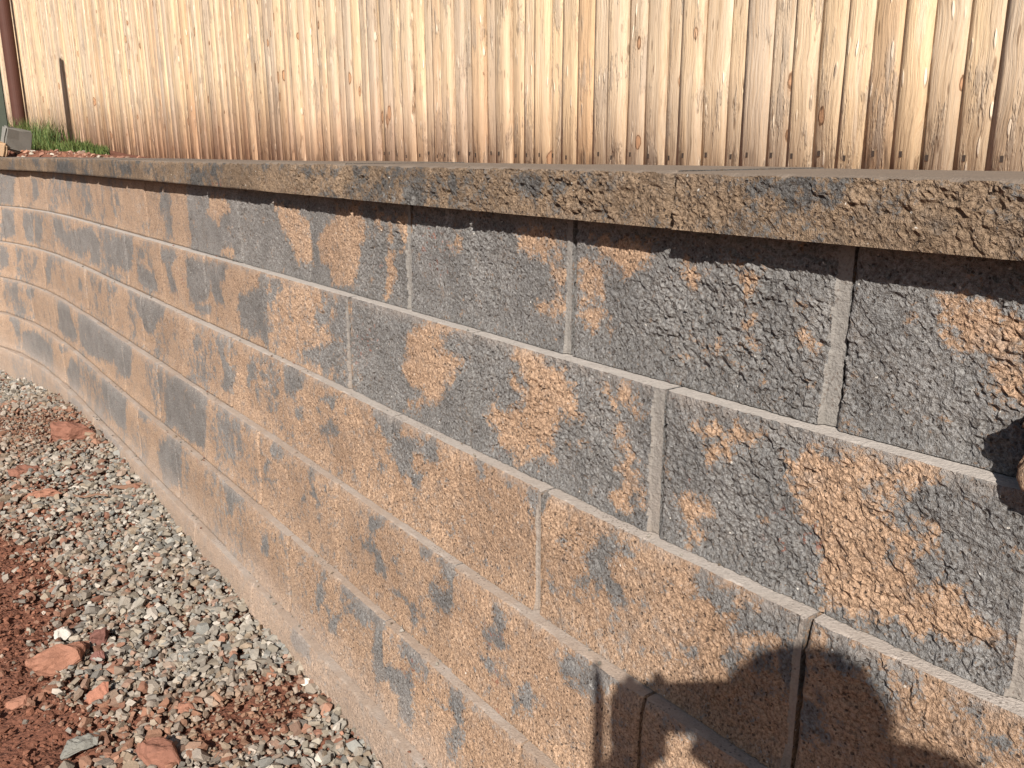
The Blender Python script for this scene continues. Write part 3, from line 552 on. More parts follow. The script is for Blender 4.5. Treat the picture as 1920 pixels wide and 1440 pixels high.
# ------------------------------------------------------------------ ground in front
def gz(x, y):
    """ground height of the lane (soil and gravel bed)"""
    d = (np.asarray(x) - .0302) * FN[0] + (np.asarray(y) - 1.3366) * FN[1]      # out from the straight stretch
    al = (np.asarray(x) - .0302) * FU[0] + (np.asarray(y) - 1.3366) * FU[1]
    z = np.interp(al, [-1, .3, 1.0, 1.7, 2.0, 2.6, 3.1, 3.7, 4.1, 4.9, 7], [-1.095, -1.095, -1.10, -1.088, -1.066, -1.045, -1.045, -1.10, -1.15, -1.172, -1.19])
    z = z - np.clip(d - .45, 0, 1.2) * .035
    return z + ZO
def patch_grid(x0, x1, y0, y1, st, amp, edge, ez):
    nx = int((x1 - x0) / st); ny = int((y1 - y0) / st)
    X, Y = np.meshgrid(np.linspace(x0, x1, nx + 1), np.linspace(y0, y1, ny + 1))
    Z = gz(X, Y) - .010 + amp * (fbm(X * 7, Y * 7, 300, 3) * .022 + fbm(X * 40, Y * 40, 310, 3) * .012 + .005 * facets(X, Y, .018, 320, 1.5))
    e = np.minimum.reduce([X - x0, x1 - X, Y - y0, y1 - Y]); Z = np.where(e < edge, ez, Z)
    idx = np.arange(X.size).reshape(X.shape)
    q = np.stack([idx[:-1, :-1], idx[:-1, 1:], idx[1:, 1:], idx[1:, :-1]], -1).reshape(-1, 4)
    return np.stack([X.ravel(), Y.ravel(), Z.ravel()], 1), q
v, q = patch_grid(-2.6, .1, .9, 4.1, .0095, 1.0, .005, ZO - 1.24)
tag(obj('red_soil', npmesh('red_soil', v, [q], [M_SOIL])), kind='structure')
v, q = patch_grid(-9, 7, -9, 9, .16, .0, .01, ZO - 1.42); v[:, 2] -= .055
tag(obj('lane', npmesh('lane', v, [q], [M_SOIL])), kind='structure')
g = 320.0
tag(obj('ground', npmesh('ground', np.array([[-g, -g, ZO - 1.40], [g, -g, ZO - 1.40], [g, g, ZO - 1.40], [-g, g, ZO - 1.40]]), [np.array([[0, 1, 2, 3]])], [M_SOIL])), kind='structure')

# ------------------------------------------------------------------ broken stones
def rock_proto(seed, cuts=9):
    """angular stone: a cube chopped by random planes"""
    r = random.Random(seed); bm = bmesh.new()
    bmesh.ops.create_cube(bm, size=1.0)
    for _ in range(cuts):
        n = Vector((r.gauss(0, 1), r.gauss(0, 1), r.gauss(0, 1))).normalized()
        res = bmesh.ops.bisect_plane(bm, geom=bm.verts[:] + bm.edges[:] + bm.faces[:], plane_co=n * r.uniform(.34, .47), plane_no=n, clear_outer=True)
        ed = [e for e in res['geom_cut'] if isinstance(e, bmesh.types.BMEdge)]
        if ed: bmesh.ops.contextual_create(bm, geom=ed)
    bmesh.ops.triangulate(bm, faces=bm.faces[:])
    bmesh.ops.recalc_face_normals(bm, faces=bm.faces[:])
    bm.verts.ensure_lookup_table(); bm.verts.index_update()
    v = np.array([x.co[:] for x in bm.verts]); f = np.array([[a.index for a in t.verts] for t in bm.faces]); bm.free()
    return v, f
PROTO = [rock_proto(100 + i) for i in range(22)]

def rand_rot(n, flat=0.0):
    q = RNG.normal(size=(n, 4)); q /= np.linalg.norm(q, axis=1)[:, None]
    w, x, y, z = q.T
    return np.stack([np.stack([1 - 2 * (y * y + z * z), 2 * (x * y - z * w), 2 * (x * z + y * w)], -1),
                     np.stack([2 * (x * y + z * w), 1 - 2 * (x * x + z * z), 2 * (y * z - x * w)], -1),
                     np.stack([2 * (x * z - y * w), 2 * (y * z + x * w), 1 - 2 * (x * x + y * y)], -1)], 1)

def scatter(name, pos, size, cols, mat):
    """pos (n,3), size (n,), cols (n,3): one mesh of many stones"""
    n = len(pos); R = rand_rot(n); asp = RNG.uniform([.8, .55, .42], [1.3, 1.0, .8], (n, 3))
    pick = RNG.integers(0, len(PROTO), n); VV = []; FF = []; CC = []; o = 0
    for k, (v, f) in enumerate(PROTO):
        m = np.where(pick == k)[0]
        if not len(m): continue
        p = v[None] * (asp[m] * size[m, None])[:, None, :]
        p = np.einsum('nij,nkj->nki', R[m], p)
        p[:, :, 2] *= .8
        p += pos[m][:, None, :]
        VV.append(p.reshape(-1, 3)); FF.append((f[None] + (o + np.arange(len(m)) * len(v))[:, None, None]).reshape(-1, 3))
        CC.append(np.repeat(cols[m], len(v), 0)); o += len(m) * len(v)
    return obj(name, npmesh(name, np.concatenate(VV), [np.concatenate(FF)], [mat], False, None, None, {'tint': np.concatenate(CC) * np.array([.80, .79, .775])}))

GREYS = np.array([[.36, .33, .285], [.29, .27, .235], [.41, .375, .325], [.22, .21, .19], [.32, .28, .225], [.38, .34, .28], [.47, .43, .38], [.29, .29, .27], [.32, .255, .19], [.37, .285, .225]])
REDS = np.array([[.28, .135, .09], [.235, .12, .085], [.33, .18, .125], [.20, .095, .065], [.29, .19, .145]])
LL = FN                                                   # out of the wall
# outline of the gravel strip in ground coordinates (how far it reaches out from the wall, by distance along it)
def wall_dist(x, y):
    """distance out from the sixth course and position along the wall"""
    s_ = np.linspace(-1.5, 7, 500); p = wp(s_, np.full(500, 5 * SET), np.zeros(500))
    d2 = (x[:, None] - p[None, :, 0]) ** 2 + (y[:, None] - p[None, :, 1]) ** 2
    i = d2.argmin(1); t = np.interp(s_[i], SS, TH)
    d = (x - p[i, 0]) * -np.sin(t) + (y - p[i, 1]) * np.cos(t)
    return d, s_[i]
# soil boundary seen in the photograph, as (along, out)
bx = np.array([-.838, -.907, -1.026, -1.167, -1.177, -1.333, -1.645, -2.1, -2.9]); by = np.array([1.487, 1.586, 1.736, 1.888, 2.011, 2.304, 2.599, 2.95, 3.6])
bd, bs_ = wall_dist(bx, by); od = np.argsort(bs_); bd, bs_ = bd[od], bs_[od]
print('soil boundary', np.round(bs_, 2), np.round(bd, 2))
def gravel_width(s_): return np.interp(s_, bs_, bd)
N = 210000
x = RNG.uniform(-3.6, .3, N); y = RNG.uniform(1.0, 5.6, N)
# keep what lies in or near the picture
def in_view(x, y, z, pad=.06):
    d = np.stack([x, y, z], -1) - CAM; c = d @ _f; a = d @ CR / np.maximum(c, .01) * F_PX / 1920; b = d @ CU / np.maximum(c, .01) * F_PX / 1440
    return (c > .05) & (np.abs(a) < .5 + pad) & (np.abs(b) < .5 + pad), c
vis, dep = in_view(x, y, gz(x, y), .10)
d, s_ = wall_dist(x[vis], y[vis]); x = x[vis]; y = y[vis]
ok = (d > -.012)
x, y, d, s_ = x[ok], y[ok], d[ok], s_[ok]
gw = gravel_width(s_) + .09 * fbm(x * 5, y * 5, 400, 3)
# bare reddish patches inside the strip
def blob(cx, cy, r): return np.exp(-((x - cx) ** 2 + (y - cy) ** 2) / r ** 2)
bare = blob(-.533, 1.70, .10) + .9 * blob(-.60, 1.62, .09) + .5 * blob(-1.9, 3.5, .35) + .5 * blob(-2.3, 3.8, .35)
edge = (gw - d) / .10
prob = np.clip(.55 + edge * .6, .03, 1) * .80 * (1 - .30 * np.clip(bare, 0, 1))
keep = RNG.random(len(x)) < prob
x, y, d, s_, edge, bare, gw_k = (a[keep] for a in (x, y, d, s_, edge, bare, gw))
dist = np.hypot(x, y)
size = np.clip(RNG.lognormal(math.log(.0138), .42, len(x)), .006, .034)
size *= np.where(bare > .5, .62, 1.0) * np.where((edge < 0) & (RNG.random(len(x)) < .6), .6, 1)
lift = RNG.random(len(x)) ** 2 * .014 + .012 * np.clip(1 - d / .08, 0, 1)
z = gz(x, y) + .022 * fbm(x * 7, y * 7, 300, 3) + size * .15 + lift - .006
ci = RNG.integers(0, len(GREYS), len(x)); col = GREYS[ci] * RNG.uniform(.55, 1.12, (len(x), 1))
outer = np.clip((d / np.maximum(gw_k, .1) - .35) / .65, 0, 1)
redp = np.clip(.06 + .10 * outer + .45 * bare + .35 * np.clip(.6 - edge, 0, 1) + .35 * np.clip(fbm(x * 2.5, y * 2.5, 410, 2) - .12, 0, 1) * 2, 0, .8)
rm = RNG.random(len(x)) < redp
col[rm] = REDS[RNG.integers(0, len(REDS), rm.sum())] * RNG.uniform(.75, 1.2, (rm.sum(), 1))
brown = np.clip(bare * .5 + .17 * outer + .3 * np.clip(fbm(x * 3, y * 3, 420, 2), 0, 1), 0, .6)[:, None]
col = col * (1 - brown) + np.array([.26, .16, .10]) * brown
print('gravel stones', len(x))
tag(scatter('gravel', np.stack([x, y, z], 1), size, col, M_STONE), 'grey crushed gravel heaped along the foot of the wall', kind='stuff')

# red clods on the soil
N = 26000
x = RNG.uniform(-2.4, -.2, N); y = RNG.uniform(1.1, 3.6, N); vis, dep = in_view(x, y, gz(x, y), .05); x = x[vis]; y = y[vis]
d, s_ = wall_dist(x, y); gw = gravel_width(s_); ok = (d > .02) & ((d > gw - .16) | (RNG.random(len(x)) < .16)); x = x[ok]; y = y[ok]
size = np.clip(RNG.lognormal(math.log(.0062), .45, len(x)), .003, .02)
z = gz(x, y) + .022 * fbm(x * 7, y * 7, 300, 3) - .004 + size * .1
col = np.array([.19, .083, .052]) * RNG.uniform(.7, 1.45, (len(x), 1))
tag(scatter('soil_clods', np.stack([x, y, z], 1), size, col, M_STONE), 'loose red clods on the soil', kind='stuff')

def lone_rock(name, label, cat, x, y, L, asp, rotz, col, seed, tilt=(0, 0), sink=.25, group=None):
    v, f = rock_proto(seed, 16)
    v = v * np.array(asp) * L; mlow = v[:, 2].min()
    # chip the faces: subdivide once and jitter
    e = Matrix.Rotation(rotz, 3, 'Z') @ Matrix.Rotation(tilt[0], 3, 'X') @ Matrix.Rotation(tilt[1], 3, 'Y')
    v = v @ np.array(e).T
    bm = bmesh.new(); bv = [bm.verts.new(p) for p in v]
    for t in f:
        try: bm.faces.new([bv[i] for i in t])
        except ValueError: pass
    bmesh.ops.subdivide_edges(bm, edges=bm.edges[:], cuts=4, use_grid_fill=True)
    bmesh.ops.smooth_vert(bm, verts=bm.verts[:], factor=.5, use_axis_x=True, use_axis_y=True, use_axis_z=True)
    bm.normal_update()
    P = np.array([q_.co[:] for q_ in bm.verts]) / L; Nn = np.array([q_.normal[:] for q_ in bm.verts])
    dsp = .10 * fbm(P[:, 0] * 2.6 + P[:, 2] * 1.7 + seed, P[:, 1] * 2.6 - P[:, 2] * 1.9, 900 + seed, 4) + .05 * facets(P[:, 0] + .6 * P[:, 2], P[:, 1] - .7 * P[:, 2], .22, 950 + seed, 1.6)
    for q_, n_, d_ in zip(bm.verts, Nn, dsp): q_.co += Vector(n_ * d_ * L)
    me = bpy.data.meshes.new(name); bm.to_mesh(me); bm.free(); me.materials.append(M_STONE)
    at = me.attributes.new('tint', 'FLOAT_COLOR', 'POINT'); c = np.ones((len(me.vertices), 4), np.float32); c[:, :3] = col; at.data.foreach_set('color', c.ravel())
    zlow = v[:, 2].min()
    o = obj(name, me, None, (x, y, float(gz(x, y)) - zlow * (1 - 2 * sink)))
    return tag(o, label, cat, group)
RD = (.21, .097, .066); RD2 = (.25, .11, .075); OR = (.27, .130, .086); BN = (.20, .11, .085); WH = (.43, .40, .36)
lone_rock('red_rock', 'large red rock leaning against the wall foot beyond the grey gravel', 'rock', -1.80, 3.43, .135, (1.3, .7, .7), .4, RD, 1, (.2, .1))
lone_rock('red_rock', 'big orange-red sandstone chunk with a shaded right side between bare soil and gravel', 'rock', -1.085, 1.865, .105, (1.2, .72, .62), .75, OR, 2, (.3, -.2))
lone_rock('red_rock', 'broad flat red rock at the bottom edge among grey gravel', 'rock', -.714, 1.521, .085, (1.15, .8, .6), -.2, RD, 3, (.1, .2))
lone_rock('red_rock', 'upright brownish red stone standing in dark grey gravel', 'rock', -.930, 1.720, .058, (.9, .75, 1.0), .1, (.30, .135, .09), 4)
lone_rock('red_rock', 'small orange stone beside the crumbly red patch in the gravel', 'rock', -.718, 1.672, .050, (1.2, .75, .55), -.5, OR, 5)
lone_rock('red_rock', 'small orange lump alone on bare red soil', 'rock', -1.105, 1.715, .048, (1.25, .8, .6), .4, OR, 6)
lone_rock('red_rock', 'flat red rock half bedded where soil meets far gravel', 'rock', -1.80, 3.03, .105, (1.2, .8, .4), .3, RD, 8)
lone_rock('red_rock', 'long thin orange flake lying on mixed gravel', 'rock', -1.63, 2.84, .095, (1.35, .5, .28), .35, OR, 9)
lone_rock('dark_rock', 'dark maroon pointed stone just above the big orange chunk', 'rock', -1.03, 1.96, .060, (.8, .6, 1.0), .2, (.15, .07, .055), 10)
lone_rock('dark_rock', 'maroon squarish stone wedged beside the big orange chunk', 'rock', -1.005, 1.88, .048, (.8, .8, .8), .5, (.17, .08, .065), 11)
lone_rock('white_rock', 'white stone at the left rim of the gravel above the orange chunk', 'rock', -1.14, 1.985, .046, (1.0, .8, .8), .2, WH, 12)
lone_rock('grey_rock', 'flat dark grey stone tilted near the bottom left rim of the gravel', 'rock', -.895, 1.57, .055, (1.5, .8, .45), .8, (.18, .175, .155), 13)
lone_rock('white_rock', 'pale cream slab lying in the gravel near the wall foot', 'rock', -.470, 1.775, .044, (1.3, .75, .5), -.3, (.58, .52, .45), 14)
lone_rock('grey_rock', 'rounded dark grey pebble pressed against the wall foot', 'rock', -.80, 2.46, .042, (1.1, .9, .8), .2, (.21, .205, .19), 15)
def stick(label, x, y, L, r, rot, mat):
    bm = bmesh.new(); rings = []
    for i in range(7):
        t = i / 6 - .5; rr = r * (1 - .35 * abs(t) * 2) * random.uniform(.85, 1.15)
        rings.append([bm.verts.new((t * L, rr * math.cos(a) * 1.3 + .004 * math.sin(6 * t), rr * math.sin(a) * .7 + .003 * math.sin(9 * t))) for a in np.linspace(0, 2 * math.pi, 8)[:-1]])
    for a, b in zip(rings[:-1], rings[1:]):
        for i in range(7): bm.faces.new((a[i], a[(i + 1) % 7], b[(i + 1) % 7], b[i]))
    bm.faces.new(rings[0][::-1]); bm.faces.new(rings[-1])
    bmesh.ops.recalc_face_normals(bm, faces=bm.faces[:])
    me = bpy.data.meshes.new('bark_strip'); bm.to_mesh(me); bm.free(); me.materials.append(mat)
    o = obj('bark_strip', me, None, (x, y, float(gz(x, y)) + .022)); o.rotation_euler = (0, .03, rot)
    return tag(o, label, 'bark')
stick('reddish brown strip of bark lying on the grey gravel near the wall', -1.335, 2.89, .135, .010, .25, M_BARK)
stick('thin brown bark splinter lying on gravel left of the wider strip', -1.44, 2.80, .11, .005, .15, M_BARK)

# crumbs and pebbles caught on the ledges
P_ = []; C_ = []; Z_ = []
for i in range(300):
    k = RNG.choice([1, 2, 3, 4, 5], p=[.06, .12, .20, .30, .32]); s_ = RNG.uniform(-.6, 4.5)
    if vnoise(np.array([s_ * 6.0]), np.array([k * 1.7]), 500)[0] < .06: continue
    sz = RNG.uniform(.003, .0075) * (1.5 if RNG.random() < .10 and k > 3 else 1)
    P_.append(wp(s_, (k - 1) * SET + RNG.uniform(-.002, .020), -k * H + sz * .25)); Z_.append(sz)
    C_.append(GREYS[RNG.integers(0, 10)] * .9 * RNG.uniform(.55, 1) if RNG.random() < .88 else REDS[RNG.integers(0, 5)])
tag(scatter('ledge_crumbs', np.array(P_), np.array(Z_), np.array(C_), M_STONE), 'grit and small stones lying on the ledges of the wall', kind='stuff')

# red rubble and stones along the back of the cap
P_ = []; C_ = []; Z_ = []
for i in range(900):
    t = RNG.uniform(4.3, 11.5); fr = abs(RNG.normal(0, .16)) - .04
    p, z_ = bank_pt(np.array([t]), np.array([min(fr, .9)])); sz = float(np.clip(RNG.lognormal(math.log(.017), .45), .007, .040))
    P_.append([p[0, 0], p[0, 1], z_[0] + sz * .12]); Z_.append(sz)
    C_.append((REDS[RNG.integers(0, 5)] * 1.1 if RNG.random() < .82 else np.array([.5, .45, .38])) * RNG.uniform(.8, 1.2))
tag(scatter('red_rubble', np.array(P_), np.array(Z_), np.array(C_), M_STONE), 'red rubble along the back of the cap stones', kind='stuff')

# ------------------------------------------------------------------ grass in front of the fence
B = []
def blade(px, py, pz, h, lean, az, w):
    dx, dy = math.cos(az), math.sin(az); qx, qy = -dy * w / 2, dx * w / 2
    return [(px - qx, py - qy, pz), (px + qx, py + qy, pz), (px + dx * lean * .4 + qx * .7, py + dy * lean * .4 + qy * .7, pz + h * .6),
            (px + dx * lean * .4 - qx * .7, py + dy * lean * .4 - qy * .7, pz + h * .6), (px + dx * lean, py + dy * lean, pz + h)]
GV = []; GT = []
def add_blade(t, fr, h, w):
    p, z_ = bank_pt(np.array([t]), np.array([fr])); tone = RNG.random()
    GV.extend(blade(p[0, 0], p[0, 1], z_[0] - .005, h, h * RNG.uniform(.1, .8), RNG.uniform(0, 6.28), w)); GT.extend([tone] * 5)
for i in range(11000):
    t = RNG.uniform(5.25, 12.0)
    lim = np.interp(t, [5.25, 5.8, 6.8, 7.6, 12], [.58, .70, .84, .99, .99])
    fr = RNG.uniform(np.interp(t, [5.25, 6.5, 12], [.45, .30, .26]), lim)
    dens = vnoise(np.array([t * 5]), np.array([fr * 6]), 600)[0]
    if dens < -.22: continue
    add_blade(t, fr, RNG.uniform(.020, .060) * (1 + .5 * dens), RNG.uniform(.003, .006))
for c, n_, sp_ in ((7.55, 420, .22), (8.3, 160, .25), (7.0, 120, .2)):
    for i in range(n_):
        add_blade(c + RNG.normal(0, sp_), RNG.uniform(.80, .985), RNG.uniform(.07, .20), RNG.uniform(.003, .006))
for i in range(1200): add_blade(RNG.uniform(9.2, 12.2), RNG.uniform(.5, .98), RNG.uniform(.05, .2), RNG.uniform(.004, .007))
for i in range(160): add_blade(5.72 + RNG.normal(0, .07), RNG.uniform(.4, .6), RNG.uniform(.04, .09), RNG.uniform(.004, .007))
n_ = len(GV) // 5; o5 = np.arange(n_)[:, None] * 5
tag(obj('grass', npmesh('grass', np.array(GV), [o5 + np.array([[0, 1, 2, 3]]), o5 + np.array([[3, 2, 4]])], [M_GRASS], False, None, {'tone': np.array(GT)})), 'short green grass between cap stones and fence', kind='stuff')

# ------------------------------------------------------------------ posts, broken concrete and a rock at the far end
def bm_obj(name, bm, mat, parent=None, loc=(0, 0, 0), rot=(0, 0, 0), bevel=0.0):
    if bevel:
        bmesh.ops.bevel(bm, geom=[e for e in bm.edges], offset=bevel, segments=2, affect='EDGES', clamp_overlap=True)
    bmesh.ops.recalc_face_normals(bm, faces=bm.faces[:])
    me = bpy.data.meshes.new(name); bm.to_mesh(me); bm.free(); me.materials.append(mat)
    o = obj(name, me, parent, loc); o.rotation_euler = rot; return o
def cyl(bm, r, z0, z1, n=20, r2=None):
    a = [bm.verts.new((r * math.cos(t), r * math.sin(t), z0)) for t in np.linspace(0, 2 * math.pi, n + 1)[:-1]]
    b = [bm.verts.new(((r2 or r) * math.cos(t), (r2 or r) * math.sin(t), z1)) for t in np.linspace(0, 2 * math.pi, n + 1)[:-1]]
    for i in range(n): bm.faces.new((a[i], a[(i + 1) % n], b[(i + 1) % n], b[i]))
    bm.faces.new(a[::-1]); bm.faces.new(b)
def fence_pt(t, q, z): return (FO[0] + FU[0] * t + FN[0] * q, FO[1] + FU[1] * t + FN[1] * q, z)
bm = bmesh.new(); cyl(bm, .050, 0, 1.95, 24)
post = tag(bm_obj('steel_post', bm, M_RUST, None, fence_pt(8.60, .085, float(foot(8.6)) - .06)), 'rust brown round steel post standing close in front of the wooden fence', 'post')
bm = bmesh.new(); cyl(bm, .056, 0, .03, 24); bm_obj('post_cap', bm, M_RUST, post, (0, 0, 1.95), (0, 0, 0), .006)
bm = bmesh.new(); bmesh.ops.create_cube(bm, size=1.0)
for v_ in bm.verts: v_.co.x *= .085; v_.co.y *= .085; v_.co.z = (v_.co.z + .5) * 1.10
gp = tag(bm_obj('steel_post', bm, M_GREEN, None, fence_pt(6.44, .50, ZO + .055), (0, 0, .5), .006), 'dull green square post at the far left edge beside the broken concrete', 'post')
def chunk(name, mat, label, cat, loc, dims, rot, seed, bev=.012):
    bm = bmesh.new(); bmesh.ops.create_cube(bm, size=1.0); r = random.Random(seed)
    for v_ in bm.verts: v_.co = Vector((v_.co.x * dims[0] * r.uniform(.85, 1.1), v_.co.y * dims[1] * r.uniform(.85, 1.1), v_.co.z * dims[2] * r.uniform(.85, 1.1)))
    bmesh.ops.bevel(bm, geom=bm.edges[:], offset=bev, segments=2, affect='EDGES')
    bmesh.ops.subdivide_edges(bm, edges=bm.edges[:], cuts=1, use_grid_fill=True)
    for v_ in bm.verts: v_.co += Vector((r.gauss(0, 1), r.gauss(0, 1), r.gauss(0, 1))) * .0018
    return tag(bm_obj(name, bm, mat, None, loc, rot), label, cat)
chunk('concrete_chunk', M_CHUNK, 'broken grey concrete lump tilted in the grass at the foot of the brown post', 'concrete lump', fence_pt(6.08, .475, ZO + .165), (.180, .06, .145), (.12, .26, 1.05), 3)
chunk('tan_stone', M_TANROCK, 'tan stone with a brown shaded front left of the grey concrete lump', 'stone', fence_pt(6.05, .575, ZO + .115), (.09, .08, .09), (.1, .25, .3), 5)


# ------------------------------------------------------------------ the jutting block at the right end
def jut():
    """rough end block that sits on the first ledge and juts out of the wall face"""
    s0, s1, z0, z1, o0, o1 = -1.02, -.742, -H + .0008, -.105, .002, .056
    bm = bmesh.new(); bmesh.ops.create_cube(bm, size=2.0)
    bmesh.ops.subdivide_edges(bm, edges=bm.edges[:], cuts=34, use_grid_fill=True)
    P = np.array([v_.co[:] for v_ in bm.verts])
    q = P.copy(); e = np.abs(q)
    # round the corners a little: pull towards a superellipsoid
    n_ = (e[:, 0] ** 7 + e[:, 1] ** 7 + e[:, 2] ** 7) ** (1 / 7); q = q / n_[:, None]
    s_ = .5 * (s0 + s1) + q[:, 0] * .5 * (s1 - s0); o_ = .5 * (o0 + o1) + q[:, 1] * .5 * (o1 - o0); z_ = .5 * (z0 + z1) + q[:, 2] * .5 * (z1 - z0)
    r_ = .010 * fbm(s_ * 30 + o_ * 30, z_ * 40 - o_ * 20, 700, 3) + .004 * facets(s_ + o_, z_ - o_ * .5, .016, 710, 1.5)
    s_ = s_ + P[:, 0] / n_ * np.clip(r_, -.006, .004); o_ = np.where(q[:, 1] > -.5, o_ + q[:, 1] * r_, o_); z_ = np.where(q[:, 2] > -.6, z_ + q[:, 2] * r_ * .8, z_)
    V = wp(s_, o_, z_); org = wp(.5 * (s0 + s1), .03, z0)
    for v_, p in zip(bm.verts, V): v_.co = Vector(p - org)
    bmesh.ops.recalc_face_normals(bm, faces=bm.faces[:])
    me = bpy.data.meshes.new('jutting_block'); bm.to_mesh(me); bm.free(); me.materials.append(M_BLOCK)
    for pl in me.polygons: pl.use_smooth = True
    for nme, val in (('grey', -1.0), ('dust_haze', 0.0)):
        at = me.attributes.new(nme, 'FLOAT', 'POINT'); at.data.foreach_set('value', np.full(len(me.vertices), val, np.float32))
    o = obj('jutting_block', me, wall, tuple(org)); o['label'] = 'rough tan block end jutting from the wall face at the right edge'
jut()


# ------------------------------------------------------------------ the photographer behind the camera, whose shadow falls on the wall
def skin(name, chains, mat, parent, levels=2, root=0, grow=1.18):
    """chains: lists of (x, y, z, r); equal points are shared"""
    me = bpy.data.meshes.new(name); key = {}; V = []; R = []; E = []
    for ch in chains:
        prev = None
        for x_, y_, z_, r_ in ch:
            kx = (round(x_, 4), round(y_, 4), round(z_, 4))
            if kx not in key: key[kx] = len(V); V.append((x_, y_, z_)); R.append(r_)
            if prev is not None and prev != key[kx]: E.append((prev, key[kx]))
            prev = key[kx]
    me.from_pydata(V, E, []); o = bpy.data.objects.new(name, me); COL.objects.link(o)
    o.modifiers.new('skin', 'SKIN'); sk = me.skin_vertices[0].data if len(me.skin_vertices) else None
    for i, r_ in enumerate(R):
        rr = r_ if isinstance(r_, tuple) else (r_, r_)
        rr = (rr[0] * grow, rr[1] * grow)
        sk[i].radius = rr; sk[i].use_root = (i == root)
    ss = o.modifiers.new('sub', 'SUBSURF'); ss.levels = levels; ss.render_levels = levels
    dg = bpy.context.evaluated_depsgraph_get(); m2 = bpy.data.meshes.new_from_object(o.evaluated_get(dg))
    m2.name = name; o.modifiers.clear(); old = o.data; o.data = m2; bpy.data.meshes.remove(old); m2.materials.clear(); m2.materials.append(mat)
    for pl in m2.polygons: pl.use_smooth = True
    o.parent = parent; o.matrix_parent_inverse = Matrix.Translation(-Vector(parent.location)); return o
def person():
    gy = float(gz(.16, -.6)) - .052
    t = tag(empty('person', (.16, -.60, gy)), 'person in a dark blue jacket holding up a phone, casting the shadow on the wall', 'person')
    HX, HY, HZ = .139, -.458, 1.462
    def hand(cx, cy, cz, sx, tops):
        """palm, four curled fingers and a thumb round one end of the phone"""
        ch = []
        for i, (h_, l_) in enumerate(tops):
            bx_ = cx + sx * (.002 + .0185 * i)
            ch.append([(cx, cy, cz, .022), (bx_, cy + .004, cz + .030, .0105), (bx_, cy + .014, cz + .030 + .55 * h_, .0090), (bx_ + sx * .001, cy + .026, cz + .030 + h_, .0082), (bx_ + sx * .001, cy + .040, cz + .026 + h_ * l_, .0074)])
        ch.append([(cx, cy, cz, .022), (cx + sx * .028, cy + .010, cz - .004, .0115), (cx + sx * .052, cy + .024, cz + .004, .0098), (cx + sx * .070, cy + .030, cz + .014, .0082)])
        return ch
    wl = (-.022, -.135, 1.105, .028); pl = (-.016, -.070, 1.128, .032)
    wr = (.172, -.135, 1.115, .026); pr = (.150, -.070, 1.132, .022)
    pelvis = (.165, -.60, .86, (.115, .095)); chest = (.165, -.585, 1.17, (.13, .095))
    spine = (.165, -.60, 1.01, (.105, .085)); nb = (.155, -.545, 1.295, .055); nk = (.147, -.505, 1.355, .048)
    chains = [[pelvis, spine, chest, nb, nk, (HX, HY - .015, HZ - .055, .068), (HX, HY, HZ, .084), (HX, HY - .008, HZ + .045, .072)],
              [(HX, HY, HZ, .084), (HX - .004, HY + .092, HZ - .012, .011)],
              [nb, (.055, -.565, 1.275, .056), (-.020, -.565, 1.262, .054), (-.072, -.45, 1.13, .042), (-.095, -.365, 1.035, .037), (-.040, -.23, 1.075, .032), wl, pl],
              [nb, (.255, -.565, 1.275, .056), (.305, -.58, 1.245, .052), (.262, -.46, 1.272, .044), (.243, -.335, 1.306, .044), (.215, -.240, 1.212, .034), wr, pr],
              [pelvis, (.085, -.59, .80, .085), (.075, -.575, .62, .068), (.070, -.565, .44, .052), (.068, -.59, .24, .046), (.066, -.61, .06 + gy + .02, .036), (.066, -.53, gy + .035, .034), (.064, -.45, gy + .028, .026)],
              [pelvis, (.245, -.59, .80, .085), (.262, -.575, .62, .068), (.268, -.565, .44, .052), (.270, -.59, .24, .046), (.272, -.61, .06 + gy + .02, .036), (.276, -.53, gy + .035, .034), (.282, -.45, gy + .028, .026)]]
    for c in hand(-.016, -.070, 1.128, 1, ((.062, .94), (.088, .97), (.076, .95), (.090, .97))): chains.append(c)
    for c in hand(.150, -.070, 1.132, -1, ((.050, .9), (.054, .9), (.050, .9), (.042, .9))): chains.append(c)
    skin('body', chains, M_SKIN, t)
    skin('jacket', [[(.165, -.60, .80, (.125, .105)), (.165, -.60, .99, (.120, .10)), (.165, -.585, 1.17, (.145, .108)), (.157, -.55, 1.285, .075), (.152, -.525, 1.325, .064)],
                    [(.165, -.585, 1.17, (.145, .108)), (.055, -.57, 1.262, .070), (-.022, -.565, 1.255, .064), (-.074, -.45, 1.125, .054), (-.097, -.362, 1.032, .050), (-.052, -.23, 1.070, .050), (-.024, -.140, 1.100, .046)],
                    [(.165, -.585, 1.17, (.145, .108)), (.258, -.57, 1.262, .070), (.305, -.58, 1.242, .062), (.262, -.46, 1.270, .066), (.241, -.333, 1.302, .076), (.213, -.240, 1.210, .050), (.182, -.155, 1.128, .040)]], M_CLOTH, t)
    skin('trousers', [[(.165, -.60, .90, (.125, .105)), (.165, -.60, .83, (.125, .105)), (.083, -.59, .78, .096), (.075, -.575, .62, .080), (.070, -.565, .44, .064), (.068, -.59, .24, .060), (.066, -.61, .07, .056)],
                      [(.165, -.60, .83, (.125, .105)), (.247, -.59, .78, .096), (.262, -.575, .62, .080), (.268, -.565, .44, .064), (.270, -.59, .24, .060), (.272, -.61, .07, .056)]], M_JEAN, t)
    for sx_, nm in ((.066, 'shoe'), (.274, 'shoe')):
        skin(nm, [[(sx_, -.635, gy + .045, .046), (sx_, -.58, gy + .042, .046), (sx_, -.50, gy + .036, .044), (sx_, -.425, gy + .032, .036)]], M_PHONE, t)
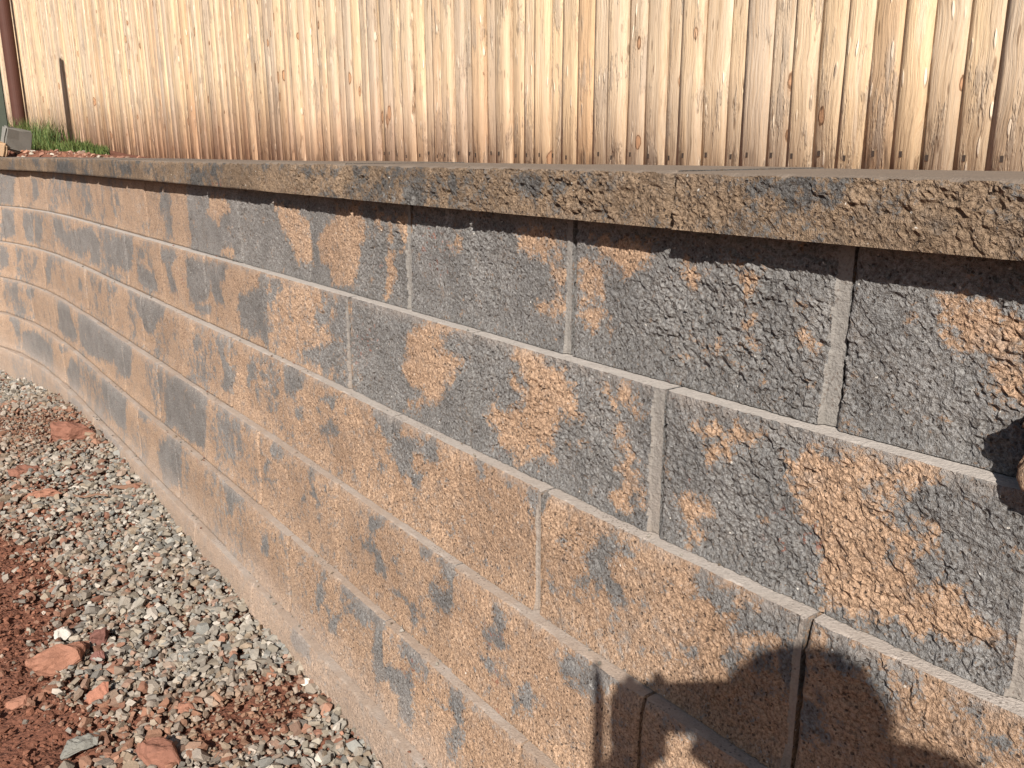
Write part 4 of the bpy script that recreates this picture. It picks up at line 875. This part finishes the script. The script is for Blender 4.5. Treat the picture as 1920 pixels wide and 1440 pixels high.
    bm = bmesh.new(); bmesh.ops.create_uvsphere(bm, u_segments=40, v_segments=24, radius=1.0)
    lobe = Vector((.90, -.18, -.40)).normalized()
    for v_ in bm.verts:
        n_ = v_.co.normalized(); face = max(0.0, n_.y - .35)
        v_.co = Vector((n_.x * .079, n_.y * (.095 - .05 * face), n_.z * .094)) + n_ * (.004 * max(0.0, n_.dot(lobe)) ** 2 + .003 * math.sin(31 * n_.x + 7 * n_.z))
    hr = bm_obj('hair', bm, M_HAIR, t, (HX - .013 - .16, HY - .030 + .60, HZ + .018 - gy))
    for pl in hr.data.polygons: pl.use_smooth = True
    # eyes, ears
    for sx_ in (-.030, .030):
        bm = bmesh.new(); bmesh.ops.create_uvsphere(bm, u_segments=12, v_segments=8, radius=.012)
        bm_obj('eye', bm, M_PHONE, t, (HX + sx_ - .16, HY + .073 + .60, HZ + .004 - gy))
    return t
person()
ph = tag(empty('phone', (.066, -.0175, CAM[2] - .003)), 'black phone held up sideways beside an added plate that shapes its shadow', 'phone')
def box(name, x0, x1, y0, y1, z0, z1, mat, parent, bev=.002):
    bm = bmesh.new(); bmesh.ops.create_cube(bm, size=1.0); L = parent.location
    for v_ in bm.verts: v_.co = Vector((x0 + (v_.co.x + .5) * (x1 - x0), y0 + (v_.co.y + .5) * (y1 - y0), z0 + (v_.co.z + .5) * (z1 - z0))) - L
    return bm_obj(name, bm, mat, parent, (0, 0, 0), (0, 0, 0), bev)
cz = CAM[2]
box('shell', -.012, .142, -.0225, -.0135, cz - .042, cz + .034, M_PHONE, ph, .003)
box('screen', -.006, .136, -.0235, -.0226, cz - .038, cz + .030, mat_plain('dark_screen_glass', (.01, .01, .012), (.015, .015, .017), 10, .1, 0.0), ph, .0003)
fl = box('shadow_plate', -.042, -.036, -.105, -.015, cz - .15, cz + .068, M_PHONE, ph, .001)  # unseen plate added to cast the thin upright bar of the shadow
bm = bmesh.new(); cyl(bm, .006, 0, .002, 16); bm_obj('lens', bm, M_PHONE, ph, (-.066, .004, .003), (-math.pi / 2, 0, 0))
